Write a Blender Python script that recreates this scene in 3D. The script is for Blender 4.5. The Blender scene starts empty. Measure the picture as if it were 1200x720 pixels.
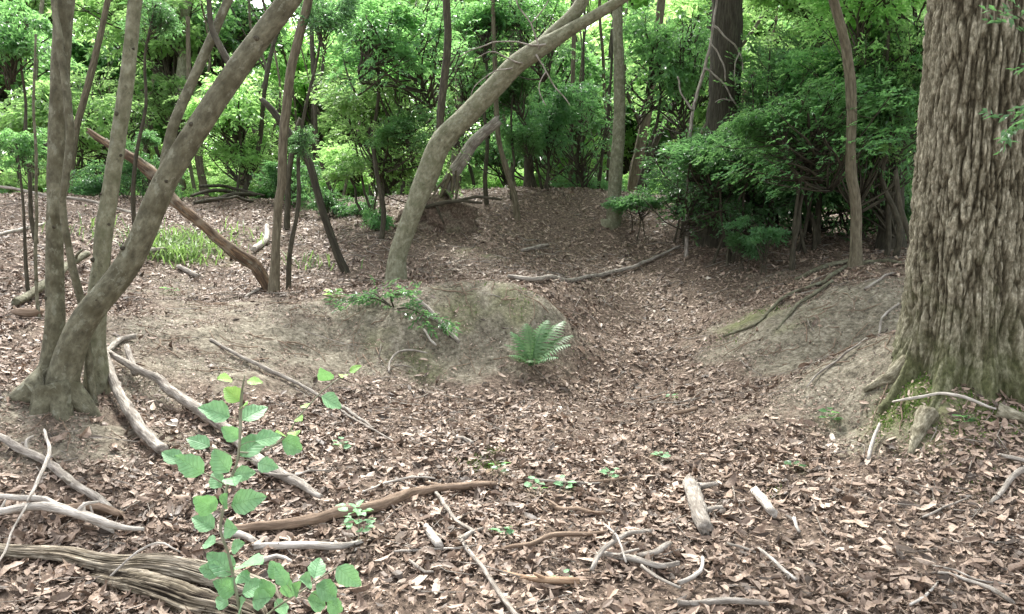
import bpy, math, random
import numpy as np
from mathutils import Vector

rng = np.random.default_rng(7)
random.seed(7)
S = bpy.context.scene
col = S.collection

# ------------------------------------------------------------------ camera, sky, sun, exposure
CAM_H, PITCH, FOC = 1.6, math.radians(8.0), 920.0          # focal length in pixels of a 1200 px wide picture
cam_d = bpy.data.cameras.new('camera')
cam = bpy.data.objects.new('camera', cam_d)
col.objects.link(cam)
cam.location = (0, 0, CAM_H)
cam.rotation_euler = (math.radians(90) - PITCH, 0, 0)
cam_d.sensor_width = 36.0
cam_d.lens = 36.0 * FOC / 1200.0
cam_d.clip_end = 2000
S.camera = cam

SUN_ELEV, SUN_ROT = math.radians(52), math.radians(-14)      # sun high, beyond the trees
world = bpy.data.worlds.new('World')
S.world = world
world.use_nodes = True
nt = world.node_tree
nt.nodes.clear()
sky = nt.nodes.new('ShaderNodeTexSky')
sky.sky_type = 'NISHITA'
sky.sun_disc = False
sky.sun_elevation = SUN_ELEV
sky.sun_rotation = SUN_ROT
sky.air_density = 1.0
sky.dust_density = 3.0
hsv = nt.nodes.new('ShaderNodeHueSaturation')               # thin bright overcast: little colour left in the sky
hsv.inputs['Saturation'].default_value = 0.22
bg = nt.nodes.new('ShaderNodeBackground')
bg.inputs['Strength'].default_value = 0.11
wo = nt.nodes.new('ShaderNodeOutputWorld')
nt.links.new(sky.outputs[0], hsv.inputs['Color'])
nt.links.new(hsv.outputs[0], bg.inputs['Color'])
nt.links.new(bg.outputs[0], wo.inputs['Surface'])

sun_d = bpy.data.lights.new('sun', 'SUN')
sun_d.energy = 1.5
sun_d.angle = math.radians(10)
sun_d.color = (1.0, 0.975, 0.92)
sun = bpy.data.objects.new('sun', sun_d)
col.objects.link(sun)
sd = Vector((math.sin(SUN_ROT) * math.cos(SUN_ELEV), math.cos(SUN_ROT) * math.cos(SUN_ELEV), math.sin(SUN_ELEV)))
sun.rotation_euler = sd.to_track_quat('Z', 'Y').to_euler()
sun.location = (0, 0, 30)

S.view_settings.view_transform = 'Standard'
S.view_settings.look = 'None'
S.view_settings.exposure = 2.54
S.view_settings.gamma = 1.0
S.render.engine = 'CYCLES'
S.cycles.use_denoising = True
S.cycles.max_bounces = 7
S.cycles.diffuse_bounces = 4
S.cycles.glossy_bounces = 2
S.cycles.transmission_bounces = 4
S.cycles.transparent_max_bounces = 4

# ------------------------------------------------------------------ noise
_perm = np.random.default_rng(3).permutation(256)
_perm = np.concatenate([_perm, _perm, _perm])
_grad = np.random.default_rng(4).normal(size=(256, 3))
_grad /= np.linalg.norm(_grad, axis=1)[:, None]


def noise(p):
    p = np.asarray(p, float)
    i = np.floor(p).astype(int)
    f = p - i
    i &= 255
    u = f * f * f * (f * (f * 6 - 15) + 10)
    out = 0
    for dx in (0, 1):
        for dy in (0, 1):
            for dz in (0, 1):
                h = _perm[_perm[_perm[i[:, 0] + dx] + i[:, 1] + dy] + i[:, 2] + dz]
                g = _grad[h]
                w = ((u[:, 0] if dx else 1 - u[:, 0]) * (u[:, 1] if dy else 1 - u[:, 1]) * (u[:, 2] if dz else 1 - u[:, 2]))
                out = out + w * ((f - (dx, dy, dz)) * g).sum(1)
    return out * 1.6


def n2(x, y, s, z=0.0):
    return noise(np.stack([np.asarray(x) / s, np.asarray(y) / s, np.full(np.shape(x), z)], 1))


# ------------------------------------------------------------------ view geometry (where a pixel of the photograph lies in the place)
cP, sP = math.cos(PITCH), math.sin(PITCH)


def ray(px, py):
    u, v = (px - 600) / FOC, (360 - py) / FOC
    return np.array([u, cP + sP * v, -sP + cP * v])


def W(px, py, Y):
    d = ray(px, py)
    return np.array([0, 0, CAM_H]) + d * (Y / d[1])


FWD = np.array([0, cP, -sP])


def depth(p):
    return (np.asarray(p) - (0, 0, CAM_H)) @ FWD


# ------------------------------------------------------------------ terrain height
_cp = []
for px, py, Y in [(600, 720, 2.84), (600, 600, 3.9), (600, 500, 5.6), (690, 440, 7.35), (725, 385, 9.0), (745, 332, 10.8),
                  (700, 288, 12.2), (650, 231, 13.7), (720, 238, 13.6), (580, 234, 13.4), (800, 249, 13.2), (870, 290, 11.4), (1000, 312, 9.0), (900, 405, 7.1),
                  (1000, 432, 6.4), (1000, 340, 7.3), (930, 352, 7.9), (940, 428, 6.6), (870, 362, 8.4), (900, 500, 5.1), (835, 392, 7.9), (1050, 395, 5.8), (1062, 402, 5.25), (1062, 476, 4.7), (1095, 440, 4.75), (1000, 318, 8.6), (1190, 470, 5.0), (1190, 600, 3.72),
                  (1080, 520, 4.45), (1050, 300, 10.0), (1000, 500, 4.95), (800, 600, 3.9), (60, 465, 4.75), (0, 520, 4.2),
                  (0, 640, 3.4), (0, 300, 8.6), (0, 230, 12.0), (200, 425, 5.8), (190, 372, 6.9), (200, 350, 8.0), (250, 290, 10.4),
                  (320, 345, 8.4), (405, 322, 9.4), (465, 335, 8.9), (400, 252, 13.0), (520, 237, 13.0), (540, 290, 11.0), (480, 280, 11.2),
                  (560, 341, 7.8), (640, 347, 7.8), (500, 346, 7.7), (510, 395, 7.3), (580, 398, 7.35), (625, 432, 7.05), (480, 438, 6.85), (550, 433, 7.0),
                  (400, 434, 6.75), (410, 390, 7.3), (410, 362, 7.65), (350, 362, 7.55), (300, 368, 7.3), (235, 375, 6.95), (350, 440, 6.35), (300, 440, 6.1), (300, 500, 5.1), (400, 480, 5.6), (150, 490, 4.95),
                  (150, 560, 4.15), (560, 334, 8.6), (615, 337, 8.6), (665, 342, 8.9), (700, 345, 9.8), (660, 380, 8.3), (330, 250, 12.8), (160, 238, 12.4)]:
    _cp.append(W(px, py, Y))
for x, y, z in [(0, 0, 0), (-4, 0, .1), (4, 0, .1), (0, -4, 0), (-6, -4, .3), (6, -4, .3), (6.5, 5, .45), (7, 9, 1.0), (-6.5, 5, .75), (-8, 9, 1.1),
                (-9, 14, 1.5), (9, 14, 1.35), (6, 12, 1.0), (0, 19, 1.15), (-7, 19, 1.35), (7, 19, 1.0), (0, 24, .7), (-10, 24, 1.1), (10, 24, .7),
                (-14, 2, .9), (14, 4, .9), (-15, 14, 1.6), (15, 14, 1.2)]:
    _cp.append(np.array([x, y, z]))
_cp = np.array(_cp)


def _phi(r2):
    return 0.5 * r2 * np.log(r2 + 1e-9)


_n = len(_cp)
_A = np.zeros((_n + 3, _n + 3))
_A[:_n, :_n] = _phi(((_cp[:, None, :2] - _cp[None, :, :2]) ** 2).sum(2)) + np.eye(_n) * 0.02
_A[:_n, _n] = 1
_A[:_n, _n + 1:] = _cp[:, :2]
_A[_n:, :_n] = _A[:_n, _n:].T
_w = np.linalg.solve(_A, np.concatenate([_cp[:, 2], np.zeros(3)]))


def hraw(x, y):
    out = np.empty(len(x))
    for a in range(0, len(x), 20000):
        b = slice(a, a + 20000)
        r2 = (x[b, None] - _cp[None, :, 0]) ** 2 + (y[b, None] - _cp[None, :, 1]) ** 2
        out[b] = _phi(r2) @ _w[:_n] + _w[_n] + _w[_n + 1] * x[b] + _w[_n + 2] * y[b]
    return out


def sstep(a, b, t):
    t = np.clip((t - a) / (b - a), 0, 1)
    return t * t * (3 - 2 * t)


def height(x, y, fine=True):
    x, y = np.asarray(x, float), np.asarray(y, float)
    far = np.maximum(sstep(18, 26, y), np.maximum(sstep(8.5, 13, np.abs(x)), sstep(3, 7, -y)))
    z = np.clip(hraw(np.clip(x, -16, 16), np.clip(y, -6, 26)), -0.3, 2.2)
    zf = 0.75 + 0.5 * n2(x, y, 11.0, 3.3) * sstep(0, 30, np.hypot(x, y))
    z = z * (1 - far) + zf * far
    z = z + 0.045 * n2(x, y, 0.9) + 0.022 * n2(x, y, 0.3, 5.5)
    if fine:
        z = z + 0.012 * n2(x, y, 0.11, 9.5) + 0.02 * np.abs(n2(x, y, 0.42, 7.7))
    return z


def h1(x, y):
    return float(height(np.array([x]), np.array([y]))[0])


_ts = np.linspace(2.0, 40.0, 900)


def G(px, py):
    d = ray(px, py)
    d = d / d[1]
    X, Z = d[0] * _ts, CAM_H + d[2] * _ts
    below = np.nonzero(Z < height(X, _ts))[0]
    Y = _ts[below[0]] if len(below) else 20.0
    if not len(below):
        return np.array([d[0] * 14.5, 14.5, h1(d[0] * 14.5, 14.5)])
    return np.array([d[0] * Y, Y, h1(d[0] * Y, Y)])


# ------------------------------------------------------------------ mesh helpers
def mesh_np(name, V, faces, mats=(), attrs=None, smooth=True):
    me = bpy.data.meshes.new(name)
    V = np.asarray(V, np.float32)
    faces = [np.asarray(f, np.int32) for f in faces if len(f)]
    loops = np.concatenate([f.ravel() for f in faces])
    tot = np.concatenate([np.full(len(f), f.shape[1], np.int32) for f in faces])
    st = np.concatenate([[0], np.cumsum(tot)[:-1]]).astype(np.int32)
    me.vertices.add(len(V))
    me.vertices.foreach_set('co', V.ravel())
    me.loops.add(len(loops))
    me.loops.foreach_set('vertex_index', loops)
    me.polygons.add(len(tot))
    me.polygons.foreach_set('loop_start', st)
    me.polygons.foreach_set('loop_total', tot)
    me.polygons.foreach_set('use_smooth', np.full(len(tot), bool(smooth)))
    for k, a in (attrs or {}).items():
        a = np.asarray(a, np.float32)
        at = me.attributes.new(k, 'FLOAT_VECTOR' if a.ndim == 2 else 'FLOAT', 'POINT')
        at.data.foreach_set('vector' if a.ndim == 2 else 'value', a.ravel())
    me.update(calc_edges=True)
    for m in mats:
        me.materials.append(m)
    return me


def link(name, me, parent=None, loc=(0, 0, 0), rot=(0, 0, 0), scale=(1, 1, 1)):
    o = bpy.data.objects.new(name, me)
    o.location = loc
    o.rotation_euler = rot
    o.scale = scale
    col.objects.link(o)
    if parent is not None:
        o.parent = parent
    return o


def tag(o, label=None, cat=None, group=None, kind=None):
    if label:
        o['label'] = label
    if cat:
        o['category'] = cat
    if group:
        o['group'] = group
    if kind:
        o['kind'] = kind
    return o


def empty(name, loc, label, cat, group=None):
    o = bpy.data.objects.new(name, None)
    o.empty_display_size = 0.1
    o.location = tuple(loc)
    col.objects.link(o)
    return tag(o, label, cat, group)


def catmull(P, step):
    P = np.asarray(P, float)
    if len(P) < 2:
        return P
    Q = np.vstack([2 * P[0] - P[1], P, 2 * P[-1] - P[-2]])
    out = []
    for i in range(1, len(Q) - 2):
        n = max(1, int(round(np.linalg.norm(Q[i + 1, :3] - Q[i, :3]) / step)))
        t = (np.arange(n) / n)[:, None]
        a, b, c, d = Q[i - 1], Q[i], Q[i + 1], Q[i + 2]
        out.append(0.5 * (2 * b + (c - a) * t + (2 * a - 5 * b + 4 * c - d) * t ** 2 + (3 * b - a - 3 * c + d) * t ** 3))
    out.append(Q[-2][None])
    return np.vstack(out)


def tube(P, R, seg=8, step=None, lump=0.0, lump_len=0.25, jitter=0.0, seed=0, flare=0.0, flare_len=0.3, broken=0.0):
    """swept round limb: returns V, [quads, tris], bark coordinate"""
    P, R = np.asarray(P, float), np.asarray(R, float)
    if step:
        C = catmull(np.column_stack([P, R]), step)
        P, R = C[:, :3], np.maximum(C[:, 3], R.min() * 0.6)
    n = len(P)
    if jitter:
        s = np.arange(n)
        for k in range(3):
            P[1:-1, k] += jitter * noise(np.stack([s * 0.31, np.full(n, seed * 1.7), np.full(n, k * 7.1)], 1))[1:-1]
    T = np.gradient(P, axis=0) if n > 2 else np.repeat((P[1] - P[0])[None], 2, 0)
    T /= np.linalg.norm(T, axis=1)[:, None] + 1e-12
    up = np.array([0, 0, 1.0]) if abs(T[0, 2]) < 0.9 else np.array([0, 1.0, 0])
    A = np.cross(T[0], up)
    A /= np.linalg.norm(A)
    N = np.empty((n, 3))
    for i in range(n):
        A = A - T[i] * A.dot(T[i])
        A /= np.linalg.norm(A) + 1e-12
        N[i] = A
    B = np.cross(T, N)
    L = np.concatenate([[0], np.cumsum(np.linalg.norm(np.diff(P, axis=0), axis=1))])
    th = np.arange(seg) / seg * 2 * np.pi
    c, s = np.cos(th), np.sin(th)
    rr = np.repeat(R[:, None], seg, 1)
    co = np.stack([R[:, None] * c, R[:, None] * s, np.repeat(L[:, None], seg, 1)], 2).reshape(-1, 3)
    if lump:
        q = np.stack([np.repeat(c[None] * 1.1, n, 0) + seed * 3.3, np.repeat(s[None] * 1.1, n, 0), np.repeat(L[:, None], seg, 1) / lump_len], 2).reshape(-1, 3)
        rr = rr * (1 + lump * noise(q).reshape(n, seg))
    if flare:
        lob = 0.55 + 0.9 * np.clip(noise(np.stack([c * 1.3 + seed, s * 1.3, np.zeros(seg)], 1)), -0.5, 0.9)
        rr = rr * (1 + flare * np.exp(-L / flare_len)[:, None] * lob[None])
    V = P[:, None] + rr[:, :, None] * (N[:, None] * c[None, :, None] + B[:, None] * s[None, :, None])
    if broken:
        ends = noise(np.stack([c * 2 + seed, s * 2, np.full(seg, 5.0)], 1)) * broken
        V[-1] += T[-1] * (ends * R[-1] * 3)[:, None]
        V[0] -= T[0] * (ends[::-1] * R[0] * 3)[:, None]
    V = V.reshape(-1, 3)
    i = np.arange(n - 1)[:, None] * seg
    j = np.arange(seg)[None]
    k = (j + 1) % seg
    Q = np.stack([i + j, i + k, i + seg + k, i + seg + j], 2).reshape(-1, 4)
    V = np.vstack([V, P[0], P[-1] + T[-1] * R[-1] * 0.3])
    a, b = n * seg, n * seg + 1
    j = np.arange(seg)
    k = (j + 1) % seg
    tri = np.vstack([np.stack([np.full(seg, a), k, j], 1), np.stack([np.full(seg, b), (n - 1) * seg + j, (n - 1) * seg + k], 1)])
    co = np.vstack([co, [[0, 0, 0]], [[0, 0, L[-1]]]])
    return V, [Q, tri], co


class MB:
    """collects shapes that become one mesh"""
    def __init__(s):
        s.V, s.F, s.A, s.n = [], {3: [], 4: []}, [], 0

    def add(s, V, F, att):
        s.V.append(np.asarray(V, float))
        for f in F:
            f = np.asarray(f)
            if len(f):
                s.F[f.shape[1]].append(f + s.n)
        s.A.append(np.asarray(att, float))
        s.n += len(V)

    def tube(s, *a, **k):
        s.add(*tube(*a, **k))

    def mesh(s, name, mats, att='bark', off=(0, 0, 0), smooth=True):
        F = [np.vstack(s.F[k]) for k in (3, 4) if s.F[k]]
        return mesh_np(name, np.vstack(s.V) - np.asarray(off), F, mats, {att: np.concatenate(s.A)}, smooth)


# ------------------------------------------------------------------ materials
def mat_new(name):
    m = bpy.data.materials.new(name)
    m.use_nodes = True
    n = m.node_tree
    n.nodes.clear()
    return m, n, n.nodes, n.links


def ramp(N, stops):
    r = N.new('ShaderNodeValToRGB')
    e = r.color_ramp.elements
    while len(e) < len(stops):
        e.new(0.5)
    for k, (p, c) in zip(e, stops):
        k.position = p
        k.color = (*c, 1)
    return r


def bark_mat(name, dark, mid, light, stretch=4.0, scale=30.0, bump=0.5, patch=None, patch_amt=0.5, rings=0.0, rough=0.9, lichen=0.0):
    m, t, N, L = mat_new(name)
    out = N.new('ShaderNodeOutputMaterial')
    b = N.new('ShaderNodeBsdfPrincipled')
    b.inputs['Roughness'].default_value = rough
    b.inputs['Specular IOR Level'].default_value = 0.25
    a = N.new('ShaderNodeAttribute')
    a.attribute_name = 'bark'
    mp = N.new('ShaderNodeMapping')
    mp.inputs['Scale'].default_value = (1, 1, 1 / stretch)
    oi = N.new('ShaderNodeObjectInfo')
    add = N.new('ShaderNodeVectorMath')
    add.operation = 'ADD'
    L.new(a.outputs['Vector'], mp.inputs['Vector'])
    L.new(mp.outputs[0], add.inputs[0])
    L.new(oi.outputs['Random'], add.inputs[1])
    n1 = N.new('ShaderNodeTexNoise')
    n1.inputs['Scale'].default_value = scale
    n1.inputs['Detail'].default_value = 8
    n1.inputs['Roughness'].default_value = 0.65
    L.new(add.outputs[0], n1.inputs['Vector'])
    r = ramp(N, [(0.28, dark), (0.5, mid), (0.72, light)])
    L.new(n1.outputs[0], r.inputs[0])
    cur = r.outputs[0]
    nb = N.new('ShaderNodeTexNoise')
    nb.inputs['Scale'].default_value = 7.0
    nb.inputs['Detail'].default_value = 5
    L.new(a.outputs['Vector'], nb.inputs['Vector'])
    if patch:
        rp = ramp(N, [(0.5, (0, 0, 0)), (0.66, (1, 1, 1))])
        L.new(nb.outputs[0], rp.inputs[0])
        ml = N.new('ShaderNodeMath')
        ml.operation = 'MULTIPLY'
        ml.inputs[1].default_value = patch_amt
        L.new(rp.outputs[0], ml.inputs[0])
        mx = N.new('ShaderNodeMix')
        mx.data_type = 'RGBA'
        L.new(ml.outputs[0], mx.inputs[0])
        L.new(cur, mx.inputs[6])
        mx.inputs[7].default_value = (*patch, 1)
        cur = mx.outputs[2]
    hgt = n1.outputs[0]
    if rings:
        mp2 = N.new('ShaderNodeMapping')
        mp2.inputs['Scale'].default_value = (3, 3, 28)
        L.new(a.outputs['Vector'], mp2.inputs['Vector'])
        n3 = N.new('ShaderNodeTexNoise')
        n3.inputs['Scale'].default_value = 1.6
        n3.inputs['Detail'].default_value = 4
        L.new(mp2.outputs[0], n3.inputs['Vector'])
        r3 = ramp(N, [(0.36, (0.35, 0.35, 0.35)), (0.5, (1, 1, 1))])
        L.new(n3.outputs[0], r3.inputs[0])
        m3 = N.new('ShaderNodeMix')
        m3.data_type = 'RGBA'
        m3.blend_type = 'MULTIPLY'
        m3.inputs[0].default_value = rings
        L.new(cur, m3.inputs[6])
        L.new(r3.outputs[0], m3.inputs[7])
        cur = m3.outputs[2]
        am = N.new('ShaderNodeMath')
        am.operation = 'ADD'
        L.new(n1.outputs[0], am.inputs[0])
        L.new(r3.outputs[0], am.inputs[1])
        hgt = am.outputs[0]
    if lichen:
        nw = N.new('ShaderNodeTexNoise')
        nw.inputs['Scale'].default_value = 19
        nw.inputs['Detail'].default_value = 7
        nw.inputs['Roughness'].default_value = .7
        L.new(add.outputs[0], nw.inputs['Vector'])
        rl = ramp(N, [(.57, (0, 0, 0)), (.62, (lichen, lichen, lichen))])
        L.new(nw.outputs[0], rl.inputs[0])
        xl = N.new('ShaderNodeMix')
        xl.data_type = 'RGBA'
        L.new(rl.outputs[0], xl.inputs[0])
        L.new(cur, xl.inputs[6])
        xl.inputs[7].default_value = (.27, .275, .21, 1)
        rd = ramp(N, [(.36, (lichen, lichen, lichen)), (.41, (0, 0, 0))])
        L.new(nw.outputs[0], rd.inputs[0])
        xd = N.new('ShaderNodeMix')
        xd.data_type = 'RGBA'
        L.new(rd.outputs[0], xd.inputs[0])
        L.new(xl.outputs[2], xd.inputs[6])
        xd.inputs[7].default_value = (.045, .042, .026, 1)
        cur = xd.outputs[2]
    L.new(cur, b.inputs['Base Color'])
    bp = N.new('ShaderNodeBump')
    bp.inputs['Strength'].default_value = bump
    bp.inputs['Distance'].default_value = 0.02
    L.new(hgt, bp.inputs['Height'])
    L.new(bp.outputs[0], b.inputs['Normal'])
    L.new(b.outputs[0], out.inputs[0])
    return m


def leaf_mat(name, stops, trans, tfac=0.45, rough=0.38, hue=0.02, val=0.25):
    m, t, N, L = mat_new(name)
    out = N.new('ShaderNodeOutputMaterial')
    b = N.new('ShaderNodeBsdfPrincipled')
    b.inputs['Roughness'].default_value = rough
    b.inputs['Specular IOR Level'].default_value = 0.45
    a = N.new('ShaderNodeAttribute')
    a.attribute_name = 'rnd'
    r = ramp(N, stops)
    L.new(a.outputs['Fac'], r.inputs[0])
    oi = N.new('ShaderNodeObjectInfo')
    mr = N.new('ShaderNodeMapRange')
    mr.inputs[3].default_value = 1 - val
    mr.inputs[4].default_value = 1 + val
    L.new(oi.outputs['Random'], mr.inputs[0])
    h = N.new('ShaderNodeHueSaturation')
    L.new(r.outputs[0], h.inputs['Color'])
    L.new(mr.outputs[0], h.inputs['Value'])
    mh = N.new('ShaderNodeMapRange')
    mh.inputs[3].default_value = 0.5 - hue
    mh.inputs[4].default_value = 0.5 + hue
    L.new(oi.outputs['Random'], mh.inputs[0])
    L.new(mh.outputs[0], h.inputs['Hue'])
    L.new(h.outputs[0], b.inputs['Base Color'])
    tr = N.new('ShaderNodeBsdfTranslucent')
    h2 = N.new('ShaderNodeHueSaturation')
    h2.inputs['Color'].default_value = (*trans, 1)
    L.new(mr.outputs[0], h2.inputs['Value'])
    L.new(h2.outputs[0], tr.inputs['Color'])
    mx = N.new('ShaderNodeMixShader')
    mx.inputs[0].default_value = tfac
    L.new(b.outputs[0], mx.inputs[1])
    L.new(tr.outputs[0], mx.inputs[2])
    L.new(mx.outputs[0], out.inputs[0])
    return m


def litter_mat(name, stops, bump=True, rough=0.6):
    m, t, N, L = mat_new(name)
    out = N.new('ShaderNodeOutputMaterial')
    b = N.new('ShaderNodeBsdfPrincipled')
    b.inputs['Roughness'].default_value = rough
    b.inputs['Specular IOR Level'].default_value = 0.4
    a = N.new('ShaderNodeAttribute')
    a.attribute_name = 'rnd'
    oi = N.new('ShaderNodeObjectInfo')
    ad = N.new('ShaderNodeMath')
    ad.operation = 'ADD'
    fr = N.new('ShaderNodeMath')
    fr.operation = 'FRACT'
    L.new(a.outputs['Fac'], ad.inputs[0])
    L.new(oi.outputs['Random'], ad.inputs[1])
    L.new(ad.outputs[0], fr.inputs[0])
    r = ramp(N, stops)
    g = N.new('ShaderNodeNewGeometry')
    nl = N.new('ShaderNodeTexNoise')                          # damp darker drifts and drier pale ones
    nl.inputs['Scale'].default_value = 1.3
    nl.inputs['Detail'].default_value = 4
    L.new(g.outputs['Position'], nl.inputs['Vector'])
    sh = N.new('ShaderNodeMapRange')
    sh.inputs[1].default_value = .32
    sh.inputs[2].default_value = .68
    sh.inputs[3].default_value = .74
    sh.inputs[4].default_value = 1.0
    L.new(nl.outputs[0], sh.inputs[0])
    ml = N.new('ShaderNodeMath')
    ml.operation = 'MULTIPLY'
    L.new(fr.outputs[0], ml.inputs[0])
    L.new(sh.outputs[0], ml.inputs[1])
    L.new(ml.outputs[0], r.inputs[0])
    n = N.new('ShaderNodeTexNoise')
    n.inputs['Scale'].default_value = 90
    n.inputs['Detail'].default_value = 3
    L.new(g.outputs['Position'], n.inputs['Vector'])
    r2 = ramp(N, [(0.3, (0.55, 0.5, 0.47)), (0.55, (1, 1, 1))])
    L.new(n.outputs[0], r2.inputs[0])
    mx = N.new('ShaderNodeMix')
    mx.data_type = 'RGBA'
    mx.blend_type = 'MULTIPLY'
    mx.inputs[0].default_value = 0.8
    L.new(r.outputs[0], mx.inputs[6])
    L.new(r2.outputs[0], mx.inputs[7])
    L.new(mx.outputs[2], b.inputs['Base Color'])
    L.new(b.outputs[0], out.inputs[0])
    return m


def soil_mat():
    m, t, N, L = mat_new('forest_soil')
    out = N.new('ShaderNodeOutputMaterial')
    b = N.new('ShaderNodeBsdfPrincipled')
    b.inputs['Roughness'].default_value = 0.95
    b.inputs['Specular IOR Level'].default_value = 0.2
    g = N.new('ShaderNodeNewGeometry')
    n1 = N.new('ShaderNodeTexNoise')
    n1.inputs['Scale'].default_value = 28
    n1.inputs['Detail'].default_value = 9
    n1.inputs['Roughness'].default_value = 0.7
    L.new(g.outputs['Position'], n1.inputs['Vector'])
    n2_ = N.new('ShaderNodeTexNoise')
    n2_.inputs['Scale'].default_value = 3.5
    n2_.inputs['Detail'].default_value = 6
    L.new(g.outputs['Position'], n2_.inputs['Vector'])
    humus = ramp(N, [(0.3, (0.035, 0.025, 0.018)), (0.5, (0.115, 0.084, 0.063)), (0.7, (0.28, 0.215, 0.165))])
    L.new(n1.outputs[0], humus.inputs[0])
    clay = ramp(N, [(0.28, (0.05, 0.042, 0.030)), (0.5, (0.18, 0.158, 0.118)), (0.74, (0.37, 0.335, 0.265))])
    n4 = N.new('ShaderNodeTexNoise')
    n4.inputs['Scale'].default_value = 9
    n4.inputs['Detail'].default_value = 8
    n4.inputs['Roughness'].default_value = 0.72
    L.new(g.outputs['Position'], n4.inputs['Vector'])
    av = N.new('ShaderNodeMath')
    av.operation = 'MULTIPLY_ADD'
    L.new(n4.outputs[0], av.inputs[0])
    av.inputs[1].default_value = .7
    av.inputs[2].default_value = -0.37
    av2 = N.new('ShaderNodeMath')
    av2.operation = 'ADD'
    L.new(av.outputs[0], av2.inputs[0])
    L.new(n1.outputs[0], av2.inputs[1])
    L.new(av2.outputs[0], clay.inputs[0])
    moss = ramp(N, [(0.3, (0.05, 0.057, 0.023)), (0.6, (0.155, 0.162, 0.07))])
    L.new(n1.outputs[0], moss.inputs[0])

    def amask(name, lo, hi):
        a = N.new('ShaderNodeAttribute')
        a.attribute_name = name
        s = N.new('ShaderNodeMath')
        s.operation = 'MULTIPLY_ADD'
        L.new(n2_.outputs[0], s.inputs[0])
        s.inputs[1].default_value = 1.4
        L.new(a.outputs['Fac'], s.inputs[2])
        r = ramp(N, [(0, (0, 0, 0)), (1, (1, 1, 1))])
        mr = N.new('ShaderNodeMapRange')
        mr.inputs[1].default_value = lo
        mr.inputs[2].default_value = hi
        L.new(s.outputs[0], mr.inputs[0])
        return mr.outputs[0]
    mx = N.new('ShaderNodeMix')
    mx.data_type = 'RGBA'
    L.new(amask('bare', 0.9, 1.35), mx.inputs[0])
    L.new(humus.outputs[0], mx.inputs[6])
    L.new(clay.outputs[0], mx.inputs[7])
    m2 = N.new('ShaderNodeMix')
    m2.data_type = 'RGBA'
    L.new(amask('moss', 1.0, 1.7), m2.inputs[0])
    L.new(mx.outputs[2], m2.inputs[6])
    L.new(moss.outputs[0], m2.inputs[7])
    L.new(m2.outputs[2], b.inputs['Base Color'])
    bp = N.new('ShaderNodeBump')
    bp.inputs['Strength'].default_value = 0.8
    bp.inputs['Distance'].default_value = 0.03
    L.new(n1.outputs[0], bp.inputs['Height'])
    L.new(bp.outputs[0], b.inputs['Normal'])
    L.new(b.outputs[0], out.inputs[0])
    return m


M = {}
M['soil'] = soil_mat()
M['bark_grey'] = bark_mat('bark_grey_brown', (0.053, 0.048, 0.031), (0.126, 0.119, 0.079), (0.227, 0.219, 0.152), 1.6, 22, 0.9, (0.073, 0.065, 0.037), 0.7, 0, lichen=.45)
M['bark_pale'] = bark_mat('bark_pale_grey', (0.088, 0.085, 0.053), (0.183, 0.178, 0.119), (0.305, 0.310, 0.220), 1.5, 24, 0.8, (0.112, 0.116, 0.065), 0.65, 0, lichen=.5)
M['bark_rough'] = bark_mat('bark_rough_dark', (0.016, 0.015, 0.010), (0.045, 0.040, 0.028), (0.089, 0.084, 0.059), 7.0, 40, 1.0)
M['bark_red'] = bark_mat('bark_reddish', (0.049, 0.041, 0.027), (0.121, 0.103, 0.069), (0.214, 0.191, 0.134), 5.0, 40, 0.8)
M['bark_dark'] = bark_mat('bark_dark_twig', (0.022, 0.020, 0.013), (0.054, 0.048, 0.033), (0.107, 0.096, 0.067), 4.0, 40, 0.4)
M['bark_big'] = bark_mat('bark_fissured', (0.045, 0.040, 0.025), (0.179, 0.167, 0.113), (0.357, 0.344, 0.242), 9.0, 42, 0.8, (0.116, 0.110, 0.059), 0.5)
M['dead_grey'] = bark_mat('dead_wood_grey', (0.075, 0.063, 0.052), (0.29, 0.258, 0.22), (0.52, 0.48, 0.425), 5.0, 60, 0.9, (0.12, 0.098, 0.078), 0.75, 0)
M['dead_pale'] = bark_mat('dead_wood_bleached', (0.17, 0.15, 0.125), (0.45, 0.41, 0.36), (0.68, 0.64, 0.58), 6.0, 60, 0.9, (0.24, 0.205, 0.17), 0.6, 0)
M['dead_brown'] = bark_mat('dead_wood_brown', (0.07, 0.048, 0.033), (0.19, 0.135, 0.095), (0.33, 0.25, 0.185), 9.0, 55, 0.6, (0.10, 0.07, 0.05), 0.5)
M['dead_orange'] = bark_mat('dead_wood_orange', (0.025, 0.018, 0.013), (0.085, 0.056, 0.035), (0.27, 0.18, 0.105), 6.0, 32, 1.0, (0.21, 0.17, 0.12), 0.8, lichen=.5)
M['dead_tan'] = bark_mat('dead_wood_tan', (0.12, 0.075, 0.045), (0.29, 0.19, 0.12), (0.42, 0.31, 0.21), 9.0, 50, 0.6, (0.16, 0.11, 0.075), 0.6)
M['rotten'] = bark_mat('rotten_wood', (0.03, 0.024, 0.017), (0.20, 0.16, 0.11), (0.42, 0.355, 0.26), 16.0, 60, 1.0, (0.09, 0.08, 0.04), 0.45)
M['stem_green'] = bark_mat('sapling_stem', (0.10, 0.10, 0.06), (0.22, 0.22, 0.15), (0.34, 0.34, 0.26), 6.0, 60, 0.2)
M['leaf_ever'] = leaf_mat('evergreen_leaf', [(0, (0.022, 0.06, 0.026)), (0.5, (0.048, 0.118, 0.05)), (1, (0.11, 0.22, 0.10))], (0.22, 0.46, 0.15), 0.44, 0.27)
M['leaf_mid'] = leaf_mat('mid_green_leaf', [(0, (0.03, 0.085, 0.035)), (0.5, (0.06, 0.155, 0.062)), (1, (0.13, 0.26, 0.115))], (0.28, 0.56, 0.17), 0.5, 0.3)
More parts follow.
